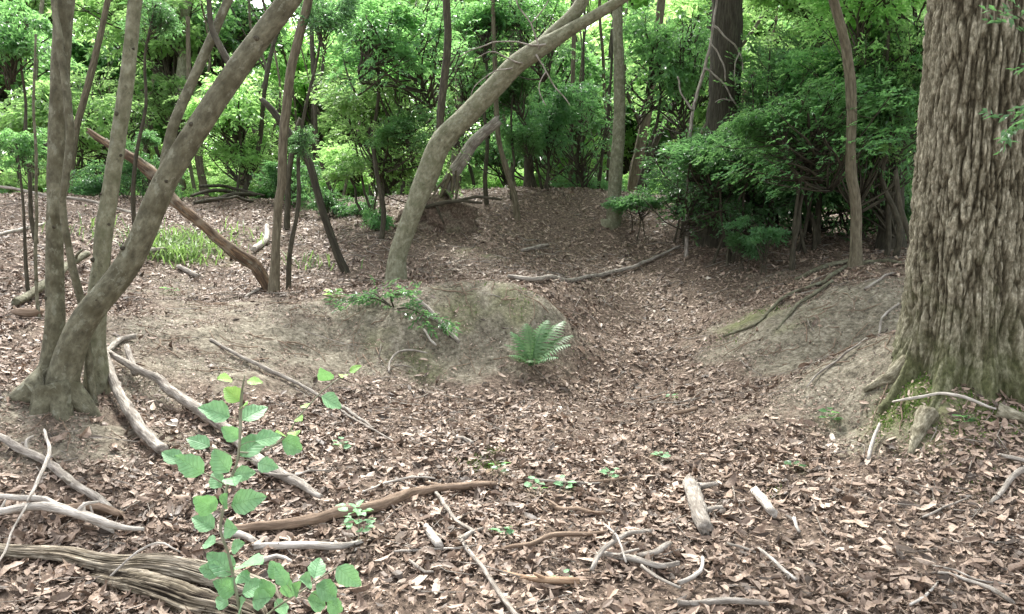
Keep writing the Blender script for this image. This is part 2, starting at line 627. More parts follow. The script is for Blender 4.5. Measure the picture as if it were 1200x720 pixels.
M['leaf_bright'] = leaf_mat('bright_leaf', [(0, (0.055, 0.125, 0.04)), (0.5, (0.10, 0.205, 0.068)), (1, (0.17, 0.30, 0.11))], (0.47, 0.75, 0.25), 0.6, 0.36)
M['leaf_sap'] = leaf_mat('sapling_leaf', [(0, (0.07, 0.19, 0.085)), (0.6, (0.105, 0.26, 0.12)), (1, (0.18, 0.36, 0.08))], (0.17, 0.36, 0.10), 0.3, 0.5, 0.012, 0.12)
M['leaf_young'] = leaf_mat('young_leaf', [(0, (0.22, 0.40, 0.05)), (1, (0.34, 0.52, 0.08))], (0.40, 0.6, 0.08), 0.4, 0.45)
M['fern'] = leaf_mat('fern_leaf', [(0, (0.05, 0.125, 0.045)), (0.5, (0.09, 0.19, 0.07)), (1, (0.15, 0.265, 0.105))], (0.20, 0.38, 0.13), 0.35, 0.5)
M['grass'] = leaf_mat('grass_blade', [(0, (0.10, 0.19, 0.06)), (0.5, (0.18, 0.32, 0.10)), (1, (0.30, 0.44, 0.17))], (0.32, 0.52, 0.14), 0.4, 0.5)
M['moss'] = leaf_mat('moss_tuft', [(0, (0.05, 0.085, 0.015)), (0.5, (0.09, 0.14, 0.022)), (1, (0.15, 0.2, 0.04))], (0.1, 0.2, 0.02), 0.2, 0.8)
LIT = [(0.0, (0.050, 0.036, 0.026)), (0.12, (0.105, 0.074, 0.053)), (0.32, (0.19, 0.134, 0.098)), (0.54, (0.28, 0.203, 0.151)),
       (0.74, (0.35, 0.259, 0.194)), (0.88, (0.43, 0.343, 0.27)), (0.96, (0.53, 0.46, 0.385)), (1.0, (0.64, 0.59, 0.52))]  # palest stops: bleached leaves, and sky glints put into the colour
def veined(base, vein, trans):
    m, t, N, L = mat_new('veined_leaf')
    out = N.new('ShaderNodeOutputMaterial')
    b = N.new('ShaderNodeBsdfPrincipled')
    b.inputs['Roughness'].default_value = .5
    b.inputs['Specular IOR Level'].default_value = .4
    tc = N.new('ShaderNodeTexCoord')
    sx = N.new('ShaderNodeSeparateXYZ')
    L.new(tc.outputs['Object'], sx.inputs[0])

    def mth(op, a, b_=None, c=None):
        q = N.new('ShaderNodeMath')
        q.operation = op
        for i_, v in enumerate((a, b_, c)):
            if v is None:
                continue
            if isinstance(v, (int, float)):
                q.inputs[i_].default_value = v
            else:
                L.new(v, q.inputs[i_])
        return q.outputs[0]
    ay = mth('ABSOLUTE', sx.outputs['Y'])
    ph = mth('FRACT', mth('MULTIPLY', mth('SUBTRACT', sx.outputs['X'], mth('MULTIPLY', ay, .75)), 7.0))
    d = mth('ABSOLUTE', mth('SUBTRACT', ph, .5))
    v1 = mth('SUBTRACT', 1.0, mth('MINIMUM', mth('DIVIDE', d, .13), 1.0))
    v2 = mth('SUBTRACT', 1.0, mth('MINIMUM', mth('DIVIDE', ay, .022), 1.0))
    vv = mth('MAXIMUM', v1, v2)
    oi = N.new('ShaderNodeObjectInfo')
    nz = N.new('ShaderNodeTexNoise')
    nz.inputs['Scale'].default_value = 3.5
    nz.inputs['Detail'].default_value = 4
    L.new(tc.outputs['Object'], nz.inputs['Vector'])
    r = ramp(N, [(.3, base[0]), (.5, base[1]), (.7, base[2])])
    L.new(mth('ADD', nz.outputs[0], mth('MULTIPLY', mth('SUBTRACT', oi.outputs['Random'], .5), .3)), r.inputs[0])
    mx = N.new('ShaderNodeMix')
    mx.data_type = 'RGBA'
    L.new(mth('MULTIPLY', vv, .55), mx.inputs[0])
    L.new(r.outputs[0], mx.inputs[6])
    mx.inputs[7].default_value = (*vein, 1)
    L.new(mx.outputs[2], b.inputs['Base Color'])
    bp = N.new('ShaderNodeBump')
    bp.inputs['Strength'].default_value = .6
    bp.inputs['Distance'].default_value = .004
    bp.invert = True
    L.new(vv, bp.inputs['Height'])
    L.new(bp.outputs[0], b.inputs['Normal'])
    tr = N.new('ShaderNodeBsdfTranslucent')
    tr.inputs['Color'].default_value = (*trans, 1)
    ms = N.new('ShaderNodeMixShader')
    ms.inputs[0].default_value = .3
    L.new(b.outputs[0], ms.inputs[1])
    L.new(tr.outputs[0], ms.inputs[2])
    L.new(ms.outputs[0], out.inputs[0])
    return m


M['leaf_sap'] = veined(((0.13, 0.28, 0.13), (0.20, 0.39, 0.20), (0.27, 0.48, 0.25)), (0.24, 0.42, 0.22), (0.2, 0.42, 0.12))
M['leaf_young'] = veined(((0.18, 0.37, 0.09), (0.25, 0.46, 0.12), (0.32, 0.53, 0.15)), (0.42, 0.58, 0.16), (0.42, 0.65, 0.1))
M['litter'] = litter_mat('dead_leaf', LIT)

# ------------------------------------------------------------------ the ground
def axis(lo, hi, d, end, grow=1.12):
    a = list(np.arange(lo, hi + 1e-6, d))
    s = d
    while a[-1] < end:
        s *= grow
        a.append(a[-1] + s)
    s = d
    while a[0] > -end:
        s *= grow
        a.insert(0, a[0] - s)
    return np.array(a)


# places of bare clay and of moss: (pixel x, pixel y, radius m, amount)
BARE = [(490, 385, .6, 1), (560, 375, .6, 1), (620, 362, .5, .9), (430, 395, .6, 1), (380, 405, .6, .9), (540, 415, .5, .8), (470, 420, .5, .8), (400, 370, .6, .7),
        (900, 385, .6, .9), (960, 385, .6, 1), (1010, 395, .6, .95), (950, 420, .6, .9), (1020, 350, .6, .8), (870, 400, .45, .8), (850, 385, .4, .6), (980, 350, .6, .8), (1000, 440, .6, .8), (1050, 440, .5, .9), (1060, 470, .4, .8), (1030, 480, .4, .6),
        (330, 400, .7, .75), (270, 400, .7, .7), (200, 390, .8, .65), (250, 430, .6, .65), (320, 440, .5, .6), (260, 360, .8, .6), (330, 370, .7, .65), (160, 440, .6, .6), (200, 340, .7, .45),
        (60, 500, .5, .6), (110, 520, .4, .65), (200, 520, .35, .5), (30, 480, .5, .5), (560, 300, .5, .35), (920, 320, .6, .4)]
MOSSP = [(590, 352, .4, .55), (540, 358, .35, .6), (480, 430, .35, .5), (1070, 470, .3, 1), (1100, 500, .25, .8), (890, 370, .3, .8), (860, 385, .3, .7), (1160, 470, .3, .8), (560, 298, .35, .5),
         (1150, 560, .4, .5), (250, 300, .7, .5), (440, 405, .4, .4), (930, 380, .3, .5), (1000, 470, .3, .3), (495, 440, .2, .6)]


def spots(lst):
    return [(*G(px, py)[:2], r, a) for px, py, r, a in lst]


BARE_W, MOSS_W = spots(BARE), spots(MOSSP)


def mask(lst, x, y):
    out = np.zeros(len(x))
    for cx, cy, r, a in lst:
        out = np.maximum(out, a * np.exp(-(((x - cx) ** 2 + (y - cy) ** 2) / (r * r)) ** 1.3))
    return out


gx = axis(-6.0, 6.5, 0.036, 260)
gy = axis(1.9, 13.0, 0.036, 260, 1.09)
XX, YY = np.meshgrid(gx, gy)
xf, yf = XX.ravel(), YY.ravel()
bm_, mm_ = mask(BARE_W, xf, yf), mask(MOSS_W, xf, yf)
zf = height(xf, yf) + np.clip(bm_, 0, 1) * (.055 * n2(xf, yf, .45, 33.0) + .026 * n2(xf, yf, .16, 21.0) + .015 * n2(xf, yf, .075, 25.0))
nx, ny = len(gx), len(gy)
ii = (np.arange(ny - 1)[:, None] * nx + np.arange(nx - 1)[None]).ravel()
floor_me = mesh_np('forest_floor', np.stack([xf, yf, zf], 1), [np.stack([ii, ii + 1, ii + nx + 1, ii + nx], 1)], [M['soil']], {'bare': bm_, 'moss': mm_})
FLOOR = tag(link('forest_floor', floor_me), 'sloping forest floor of dark soil and bare clay banks round a leaf filled hollow', kind='structure')


# ------------------------------------------------------------------ dead leaves lying on the ground
def ground_normal(x, y, e=0.05):
    zx = (height(x + e, y, False) - height(x - e, y, False)) / (2 * e)
    zy = (height(x, y + e, False) - height(x, y - e, False)) / (2 * e)
    n = np.stack([-zx, -zy, np.ones(len(x))], 1)
    return n / np.linalg.norm(n, axis=1)[:, None]


def orient(n, ang, tilt, r):
    """frames (U along the leaf, S across, N up) lying on normal n, spun by ang, tilted at random"""
    k = len(n)
    t = r.normal(size=(k, 3)) * tilt[:, None]
    nn = n + t
    nn /= np.linalg.norm(nn, axis=1)[:, None]
    a = np.stack([np.cos(ang), np.sin(ang), np.zeros(k)], 1)
    u = a - nn * (a * nn).sum(1)[:, None]
    u /= np.linalg.norm(u, axis=1)[:, None]
    return u, np.cross(nn, u), nn


def leaf_scatter(x, y, ln, wd, tilt, lift, r, detail=True):
    k = len(x)
    z = height(x, y)
    u, s, n = orient(ground_normal(x, y), r.uniform(0, 2 * np.pi, k), tilt, r)
    c = np.stack([x, y, z + lift], 1)
    curl = r.normal(0.10, 0.22, k)[:, None]       # bends along the leaf
    cup = r.normal(0.25, 0.45, k)[:, None]         # sides up or down
    ln, wd = ln[:, None], wd[:, None]
    if detail:
        tpl = [(-.5, 0, 0), (-.22, .42, 1), (-.22, 0, 0), (-.22, -.42, 1), (.16, .46, 1), (.16, 0, 0), (.16, -.46, 1), (.5, 0, 0)]
        F = np.array([[0, 2, 1], [0, 3, 2], [7, 4, 5], [7, 5, 6]])
        Q = np.array([[1, 2, 5, 4], [2, 3, 6, 5]])
    else:
        tpl = [(-.5, 0, 0), (-.02, .45, 1), (-.02, -.45, 1), (.5, 0, 0)]
        F = np.array([[0, 2, 1], [1, 2, 3]])
        Q = np.zeros((0, 4), int)
    m = len(tpl)
    V = np.empty((k, m, 3))
    sk = r.normal(0, .06, k)[:, None]
    for i, (a, b, e) in enumerate(tpl):
        V[:, i] = c + u * ln * a + s * (b * wd + sk * ln * (a * a * 2)) + n * (ln * curl * (a * a * 4 - .3) + wd * cup * abs(b) * e)
    off = (np.arange(k) * m)[:, None, None]
    return V.reshape(-1, 3), [(F[None] + off).reshape(-1, 3), (Q[None] + off).reshape(-1, 4)], np.repeat(r.uniform(0, 1, k), m)


def density_pick(n, y0, y1, r, power=1.0):
    """points in the camera's wedge of ground between distances y0 and y1, fewer where the soil is bare"""
    n = int(n * 1.17)                                        # some ground beyond the picture's edges too
    y = r.uniform(y0, y1, n)
    half = 0.84 * y + 0.7
    x = r.uniform(-1, 1, n) * half
    keep = r.uniform(0, 1, n) < (half / half.max())
    x, y = x[keep], y[keep]
    bare = mask(BARE_W, x, y)
    patch = 0.5 + 0.5 * n2(x, y, 0.55, 2.2)
    d = np.clip(1.15 - 1.0 * bare, 0.3, 1) * np.clip(0.0 + 1.65 * patch, 0.16, 1)
    k = r.uniform(0, 1, len(x)) < d
    return x[k], y[k], bare[k]


LB = MB()
for n, y0, y1, det in [(66000, 2.4, 5.2, True), (70000, 5.2, 8.8, True), (80000, 8.8, 12.5, False), (90000, 12.5, 16.5, False), (40000, 16.5, 22.0, False)]:
    x, y, bare = density_pick(n, y0, y1, rng)
    k = len(x)
    frag = rng.uniform(0, 1, k) < np.clip(0.46 + 0.85 * bare, 0, .955)
    ln = np.where(frag, rng.uniform(.010, .034, k), (.056 * np.exp(rng.normal(0, .38, k))).clip(.02, .12)) * (1 if det else 1.1)
    wd = ln * rng.uniform(.24, .46, k)
    tilt = rng.uniform(.05, .62, k) * rng.uniform(.5, 1, k)
    LB.add(*leaf_scatter(x, y, ln, wd, tilt, rng.uniform(.0, .028, k) * np.where(frag, .4, 1), rng, det))
for n, y0, y1 in [(90000, 3.5, 7.0), (110000, 7.0, 10.5)]:      # crumbs and chips on the bare clay
    x, y, bare = density_pick(n, y0, y1, rng)
    k = (bare > .25) & (rng.uniform(0, 1, len(x)) < .85)
    x, y = x[k], y[k]
    ln = rng.uniform(.008, .03, len(x))
    LB.add(*leaf_scatter(x, y, ln, ln * rng.uniform(.2, .6, len(x)), rng.uniform(.1, .6, len(x)), rng.uniform(0, .008, len(x)), rng, False))
for n, y0, y1 in [(90000, 2.5, 5.5), (80000, 5.5, 9.5)]:        # crumbled leaf bits between the whole leaves
    x, y, bare = density_pick(n, y0, y1, rng)
    ln = rng.uniform(.008, .03, len(x))
    LB.add(*leaf_scatter(x, y, ln, ln * rng.uniform(.25, .7, len(x)), rng.uniform(.1, .7, len(x)), rng.uniform(0, .012, len(x)), rng, False))
lit_me = LB.mesh('leaf_litter', [M['litter']], 'rnd', smooth=False)
tag(link('leaf_litter', lit_me), 'brown and tan dead leaves covering the floor of the hollow', 'leaf litter', kind='stuff')

# the largest fallen leaves, near the viewer, each a piece of the floor
def big_leaf(ln, wd, curl, cup, seed):
    r = np.random.default_rng(seed)
    st = np.array([0, .08, .2, .36, .54, .72, .87, 1.0])
    prof = np.array([.05, .42, .8, 1.0, .95, .7, .38, .03])
    V, F = [], []
    for i, (a, p) in enumerate(zip(st, prof)):
        x = (a - .5) * ln
        zc = curl * ln * ((a - .5) ** 2 * 4 - .3)
        w = wd / 2 * p
        e = r.normal(0, .004, 2)
        V += [(x, w, zc + cup * w + e[0]), (x, 0, zc), (x, -w, zc + cup * w + e[1])]
    for i in range(len(st) - 1):
        a = i * 3
        F += [(a, a + 1, a + 4, a + 3), (a + 1, a + 2, a + 5, a + 4)]
    V = np.array(V)
    return mesh_np('fallen_leaf', V, [np.array(F)], [M['litter']], {'rnd': np.full(len(V), r.uniform(0, 1))}, True)


big_meshes = [big_leaf(.082 + .004 * k, .030 + .0035 * (k % 4), [.12, -.05, .22, .3, .02, .16, -.1, .26][k], [.5, -.3, .7, .2, -.5, .35, .6, -.1][k], 50 + k) for k in range(8)]
xs, ys, _ = density_pick(1500, 2.5, 4.6, rng)
nb = 290
xs, ys = xs[:nb], ys[:nb]
nrm = ground_normal(xs, ys)
zs = height(xs, ys)
for i in range(len(xs)):
    q = Vector(nrm[i] + rng.normal(0, .22, 3)).to_track_quat('Z', 'Y')
    from mathutils import Quaternion
    q = q @ Quaternion((0, 0, 1), rng.uniform(0, 6.28))
    o = bpy.data.objects.new('fallen_leaf', big_meshes[i % 8])
    o.rotation_mode = 'QUATERNION'
    o.rotation_quaternion = q
    s = rng.uniform(.8, 1.2)
    o.scale = (s, s, s)
    o.location = (xs[i], ys[i], zs[i] + .028)
    o.parent = FLOOR
    col.objects.link(o)

# fine twigs and bits strewn everywhere: nobody could count them
TB = MB()
for n, y0, y1, rs in [(800, 2.5, 6.0, 1.1), (1300, 6.0, 12.0, 1.7)]:
    x, y, bare = density_pick(n, y0, y1, rng)
    z = height(x, y)
    for i in range(len(x)):
        a, l = rng.uniform(0, 6.28), rng.uniform(.05, .42) * rng.uniform(.4, 1) * rs
        d = np.array([math.cos(a), math.sin(a)]) * l / 2
        mid = np.array([x[i], y[i]]) + rng.normal(0, .1 * l, 2)
        P = [(x[i] - d[0], y[i] - d[1]), tuple(mid), (x[i] + d[0], y[i] + d[1])]
        P = [(p[0], p[1], h1(*p) + .018 + rng.uniform(0, .012)) for p in P]
        l *= 1
        r_ = rng.uniform(.0012, .0036) * rs
        TB.add(*tube(P, [r_, r_ * .9, r_ * .5], seg=4))
tag(link('twig_litter', TB.mesh('twig_litter', [M['dead_grey']])), 'fine grey twigs strewn among the dead leaves', 'twig litter', kind='stuff')


# ------------------------------------------------------------------ leafy crowns
def sprays(cent, dirs, per, ll, lw, r, flat=.35, droop=.25):
    """sprays of leaves set along short twigs; returns V, [tris], rnd"""
    Sn = len(cent)
    dirs = dirs / (np.linalg.norm(dirs, axis=1)[:, None] + 1e-9)
    up = np.array([0, 0, 1.0]) + r.normal(0, flat, (Sn, 3))
    side = np.cross(dirs, up)
    side /= np.linalg.norm(side, axis=1)[:, None] + 1e-9
    nrm = np.cross(side, dirs)
    k = np.arange(per)
    t = (k + .5) / per
    sg = np.where(k % 2 == 0, 1.0, -1.0)
    tw = ll * per * .36
    base = cent[:, None] + dirs[:, None] * (t[None, :, None] * tw) - np.array([0, 0, 1]) * (t[None, :, None] ** 2 * tw * droop)
    ang = (0.95 - .55 * t)[None, :] + r.normal(0, .22, (Sn, per))
    ld = dirs[:, None] * np.cos(ang)[..., None] + side[:, None] * (np.sin(ang) * sg[None])[..., None] + r.normal(0, .28, (Sn, per, 3))
    ld[..., 2] -= droop * .8
    ld /= np.linalg.norm(ld, axis=2)[..., None]
    ln = nrm[:, None] + r.normal(0, .38, (Sn, per, 3))
    ls = np.cross(ld, ln)
    ls /= np.linalg.norm(ls, axis=2)[..., None] + 1e-9
    ln = np.cross(ls, ld)
    L = (ll * r.uniform(.65, 1.2, (Sn, per)))[..., None]
    Wd = L * lw
    V = np.empty((Sn, per, 4, 3))
    V[:, :, 0] = base
    V[:, :, 1] = base + ld * L * .45 + ls * Wd * .5 + ln * Wd * .16
    V[:, :, 2] = base + ld * L - ln * L * .12
    V[:, :, 3] = base + ld * L * .45 - ls * Wd * .5 + ln * Wd * .16
    n = Sn * per
    off = (np.arange(n) * 4)[:, None, None]
    F = (np.array([[0, 1, 2], [0, 2, 3]])[None] + off).reshape(-1, 3)
    return V.reshape(-1, 3), [F], np.repeat(np.clip(r.normal(.5, .25, n), 0, 1), 4)


def crown_variant(seed, n_clump, per_clump, per, ll, lw, layered=.5, clump_r=.34, hollow=.35, droop=.25, flat=.35, stems=1, ball=False):
    """unit crown (radius about 1): a leaf mesh and a limb mesh"""
    r = np.random.default_rng(seed)
    cc = []
    n_limb = max(5, n_clump // 5)
    for q in range(n_limb):                                   # uneven limbs, each with its own clumps and its own reach
        az = q * 2.4 + r.uniform(-.5, .5)
        el = r.uniform(-.55, 1.35)
        reach = r.uniform(.5, 1.12)
        d = np.array([math.cos(az) * math.cos(el), math.sin(az) * math.cos(el), math.sin(el)])
        for w in range(n_clump // n_limb + 1):
            f = r.uniform(.25, 1.0)
            cc.append(d * reach * f + r.normal(0, .13 + .12 * f, 3) * (1, 1, .8))
    cc = np.array(cc)[:n_clump]
    if ball:                                                  # a loose veil of leaves through the whole volume
        cc = r.normal(size=(n_clump, 3))
        cc = cc / np.linalg.norm(cc, axis=1)[:, None] * r.uniform(.05, 1, (n_clump, 1)) ** .4
    cen, drs = [], []
    for c in cc:
        m = int(per_clump * r.uniform(.35, 1.5))
        cr = clump_r * r.uniform(.45, 1.25)
        p = r.normal(size=(m, 3))
        p /= np.linalg.norm(p, axis=1)[:, None]
        p *= (r.uniform(0, 1, (m, 1)) ** .5) * cr
        p[:, 2] *= layered
        d = p * .9 + np.array([c[0], c[1], 0]) * .55 + r.normal(0, .18, (m, 3))
        d[:, 2] *= .5
        cen.append(c + p)
        drs.append(d)
    V, F, A = sprays(np.vstack(cen), np.vstack(drs), per, ll, lw, r, flat, droop)
    lm = mesh_np('crown', V, F, [M['leaf_mid']], {'rnd': A}, False)
    B = MB()
    for c in cc:
        z0 = max(-1.15, min(c[2] - .35, .4) - r.uniform(.1, .5))
        a0 = np.array([0.03 * r.normal(), .03 * r.normal(), z0])
        mid = a0 * .45 + c * .55 + np.array([0, 0, -.06]) + r.normal(0, .05, 3)
        B.tube([a0, mid, c, c + (c - mid) * .35], [.018, .013, .007, .003], seg=5, step=.16, seed=int(r.integers(99)), jitter=.02)
        for _ in range(3):
            q = c + r.normal(0, .16, 3) * (1, 1, layered)
            B.tube([mid * .4 + c * .6, (mid + 2 * q + c) / 4 + r.normal(0, .02, 3), q], [.007, .005, .002], seg=4, step=.12)
    bm = B.mesh('limb', [M['bark_dark']])
    return lm, bm


CV = {}
CV['dense'] = [crown_variant(11 + k, 34, 27, 6, .105, .48, .55, .33, .3, .35, .7) for k in range(3)]           # scaled by about 1
CV['layer'] = [crown_variant(21 + k, 26, 32, 6, .105, .48, .42, .38, .2, .35, .7) for k in range(3)]
CV['loose'] = [crown_variant(31 + k, 24, 30, 6, .105, .5, .55, .34, .3, .4, .8) for k in range(3)]
CV['far'] = [crown_variant(41 + k, 44, 25, 5, .088, .55, .5, .28, .25, .35, .8) for k in range(4)]
CV['airy'] = [crown_variant(61 + k, 60, 15, 6, .07, .5, .6, .34, .3, .4, .9, ball=True) for k in range(3)]
CV['veil'] = [crown_variant(71 + k, 44, 9, 6, .07, .5, .6, .36, .3, .4, .9, ball=True) for k in range(3)]
CV['top'] = [crown_variant(51 + k, 46, 16, 8, .06, .48, .4, .3, .2) for k in range(2)]


def put_crown(parent, base, centre, scale, kind, idx, mat, rot=None, limb_mat=None):
    lm, bm = CV[kind][idx % len(CV[kind])]
    off = tuple(np.asarray(centre) - np.asarray(base))
    rot = (0, 0, rng.uniform(0, 6.28)) if rot is None else rot
    c = link('crown', lm, parent, off, rot, scale)
    c.material_slots[0].link = 'OBJECT'
    c.material_slots[0].material = mat
    b = link('limb', bm, parent, off, rot, scale)
    b['kind'] = 'stuff'
    if limb_mat:
        b.material_slots[0].link = 'OBJECT'
        b.material_slots[0].material = limb_mat
    return c


def leafy_tree(name, label, cat, px, py, Y, rw, rh, kind, idx, mat, base_px=None, stems=1, r0=.03, bark='bark_dark', group=None, ry=None, by=None):
    """tree or shrub whose crown stands at pixel (px, py) at distance Y and whose stems rise from the ground below"""
    cen = W(px, py, Y)
    d = Y / cP
    sx, sz = rw / FOC * d, rh / FOC * d
    bx = cen[0] if base_px is None else W(base_px, 300, Y)[0]
    base = np.array([bx, Y if by is None else by, 0.0])
    base[2] = h1(base[0], base[1])
    t = empty(name, base, label, cat, group)
    for k in range(stems):
        a = rng.uniform(0, 6.28)
        sp = 0 if stems == 1 else .12 + .05 * stems
        b0 = np.array([math.cos(a) * sp * .5, math.sin(a) * sp * .5, -.12])
        top = (cen - base) + np.array([rng.normal(0, .25) * sx, rng.normal(0, .2) * sx, sz * rng.uniform(.1, .55)])
        if stems == 1:
            top = (cen - base) + np.array([0, 0, sz * .45])
        n = 6
        P = [b0 + (top - b0) * (i / n) + (0 if i in (0,) else 1) * np.array([*rng.normal(0, .035 * np.linalg.norm(top) / 2.2, 2), 0]) for i in range(n + 1)]
        rr = r0 * rng.uniform(.7, 1.1) if stems > 1 else r0
        V, F, A = tube(P, np.linspace(rr, rr * .35, n + 1), seg=8, step=.18, lump=.18, seed=k + idx, flare=.5, flare_len=.1)
        link('trunk' if stems == 1 else 'stem', mesh_np('trunk', V, F, [M[bark]], {'bark': A}), t)
    m = max(1, int(round(sx / sz * .8)))                    # a wide head is several crowns side by side, none squashed
    for q in range(m):
        off = np.array([(q - (m - 1) / 2) * 2 * sx / m * .92, rng.normal(0, .12) * sz, rng.normal(0, .12) * sz if m > 1 else 0])
        sq = sx / m * (1.15 if m > 1 else 1)
        put_crown(t, base, cen + off, (sq, sq * .5 + sz * .5, sz), kind, idx + q, M[mat], (rng.normal(0, .22), rng.normal(0, .22), rng.uniform(0, 6.28)))
    if name in ('thicket_shrub', 'ridge_shrub'):             # loose outer sprays that run into the neighbours
        th_ = name == 'thicket_shrub'
        for q in range(2 if th_ else 1):
            c2 = cen + np.array([rng.normal(0, .5) * sx, rng.uniform(-.3, .8) * sx, -sz * ((.05 + .35 * q) if th_ else .1)])
            c2[2] = max(c2[2], base[2] + sz * .75)
            put_crown(t, base, c2, (sx * .78 + .2, sx * .78 + .2, sz * .8 + .2), 'airy' if th_ and q == 0 else 'veil', idx + q, M[mat], (rng.normal(0, .3), rng.normal(0, .3), rng.uniform(0, 6.28)))
    if cat == 'tree' and rng.uniform() < .75:                # a smaller bough lower on the stem
        lo = base * .45 + cen * .55 + np.array([rng.uniform(-.7, .7) * sx, rng.normal(0, .3) * sx, 0])
        put_crown(t, base, lo, (sx * .55, sx * .55, sz * .5), 'loose' if kind != 'far' else 'far', idx + 1, M[mat], (rng.normal(0, .25), rng.normal(0, .25), rng.uniform(0, 6.28)))
    return t


# ------------------------------------------------------------------ trunks seen in the photograph
def px_tube(pts, Y, sink=.15, seg=12, step=.09, lump=.10, flare=.0, flare_len=.25, seed=0, extend=0.0, jitter=0.006, broken=0, ground=True, lump_len=.3):
    """limb through pixels (x, y, width) at distance Y (one number or one per point)"""
    Ys = [Y] * len(pts) if np.isscalar(Y) else Y
    P = np.array([W(p[0], p[1], y) for p, y in zip(pts, Ys)])
    R = np.array([p[2] / 2 / FOC * depth(W(p[0], p[1], y)) for p, y in zip(pts, Ys)])
    if ground:
        P[0, 2] = h1(P[0, 0], P[0, 1]) - .02
        d = P[0] - P[1]
        P = np.vstack([P[0] + np.array([d[0] * .15, d[1] * .15, -sink]), P])
        R = np.concatenate([[R[0]], R])
    if extend:
        d = P[-1] - P[-2]
        d = d / np.linalg.norm(d)
        d2 = d * .75 + np.array([0, 0, .5])
        d2 /= np.linalg.norm(d2)
        P = np.vstack([P, P[-1] + d * extend * .4, P[-1] + d * extend * .4 + d2 * extend * .6])
        R = np.concatenate([R, [R[-1] * .85, R[-1] * .5]])
    return (*tube(P, R, seg=seg, step=step, lump=lump, lump_len=lump_len, flare=flare, flare_len=flare_len, seed=seed, jitter=jitter, broken=broken), P)


def tree(name, label, cat, limbs, base_px, group=None):
    """limbs: list of (part name, px_tube arguments, material); an Empty stands at the foot of the first limb"""
    built = []
    for part, kw, mat in limbs:
        V, F, A, P = px_tube(**kw)
        built.append((part, V, F, A, mat, P))
    P0 = built[0][5]
    base = np.array([P0[1][0], P0[1][1], h1(P0[1][0], P0[1][1])])
    t = empty(name, base, label, cat, group)
    for part, V, F, A, mat, P in built:
        link(part, mesh_np(part, V - base, F, [M[mat]], {'bark': A}), t)
    t['_top'] = [float(v) for v in built[0][5][-1]]
    return t, base


def top_crown(t, base, dz, s, kind='top', idx=0, mat='leaf_mid', dx=0, dy=0):
    tp = np.array(t['_top']) + np.array([dx, dy, dz])
    put_crown(t, base, tp, (s, s, s * .62), kind, idx, M[mat])


# -- the many-stemmed tree at the left edge
msA = [(66, 462, 37.7), (82, 415, 32.8), (101, 373, 30.3), (152, 307, 29.5), (182, 240, 27.9), (201, 200, 27.1), (265, 100, 26.2), (339, 0, 24.6), (390, -70, 22.1)]
msB = [(54, 462, 34.4), (60, 430, 25.4), (65, 373, 22.1), (64, 300, 18.9), (66, 220, 19.7), (70, 100, 20.5), (76, 0, 21.3), (80, -70, 20.5)]
msC = [(104, 395, 9), (98, 370, 9), (90, 333, 9), (80, 290, 8), (73, 242, 8), (75, 222, 8), (82, 165, 10), (79, 115, 9), (69, 43, 8), (63, 0, 7), (60, -70, 6)]
msD = [(112, 445, 27.9), (113, 390, 22.1), (116, 330, 21.3), (122, 270, 18.9), (130, 220, 18.0), (148, 100, 16.4), (158, 0, 15.6), (164, -70, 14.8)]
msE = [(180, 245, 12.3), (190, 215, 12.3), (203, 150, 12.3), (230, 87, 11.5), (250, 40, 10.7), (267, 0, 9.8), (285, -60, 9.0)]
msF = [(275, 85, 9), (262, 62, 8), (249, 35, 7), (245, 0, 6), (243, -60, 5)]
T1, b1 = tree('many_stemmed_tree', 'grey brown tree of several stems, the thickest leaning far to the right', 'tree', [
    ('trunk', dict(pts=msA, Y=[4.72] * 9, seg=20, step=.06, lump=.07, flare=.3, flare_len=.14, seed=1, extend=1.6, jitter=.004), 'bark_grey'),
    ('trunk', dict(pts=msB, Y=4.9, seg=18, step=.06, lump=.08, flare=.3, flare_len=.16, seed=2, extend=1.6), 'bark_grey'),
    ('stem', dict(pts=msC, Y=[4.86, 4.84, 4.80, 4.76, 4.74, 4.73, 4.74, 4.75, 4.76, 4.8, 4.8], seg=9, step=.05, lump=.1, seed=3, extend=1.2, ground=True), 'bark_grey'),
    ('trunk', dict(pts=msD, Y=5.05, seg=16, step=.06, lump=.12, flare=.3, flare_len=.15, seed=4, extend=1.6), 'bark_pale'),
    ('branch', dict(pts=msE, Y=[4.74, 4.76, 4.8, 4.85, 4.9, 4.95, 5.0], seg=12, step=.06, lump=.08, seed=5, extend=1.2, ground=False), 'bark_grey'),
    ('branch', dict(pts=msF, Y=[4.74, 4.78, 4.85, 4.9, 5.0], seg=8, step=.05, lump=.12, seed=6, extend=.8, ground=False), 'bark_dark')], 62)
# knobbly root flare
FB = MB()
for k, (ax, ay, l, r_) in enumerate([(-.25, -.12, .30, .075), (.16, -.2, .26, .065), (.34, .02, .30, .06), (-.05, -.3, .24, .07), (-.33, .12, .34, .06), (.22, .22, .3, .05)]):
    p0 = np.array([b1[0] + ax * .15, b1[1] + ay * .2, b1[2] + .10])
    d = np.array([ax, ay]) / math.hypot(ax, ay)
    P = [p0]
    for s in (.35, .7, 1.0):
        q = np.array([b1[0], b1[1]]) + d * l * s
        P.append(np.array([*q, h1(*q) + (.05, -.02, -.07)[int(s * 3) - 1]]))
    FB.tube(P, [r_ * 1.7, r_ * 1.25, r_ * .7, r_ * .2], seg=10, step=.05, lump=.22, lump_len=.1, seed=k)
link('root', FB.mesh('root', [M['bark_grey']], off=b1), T1)

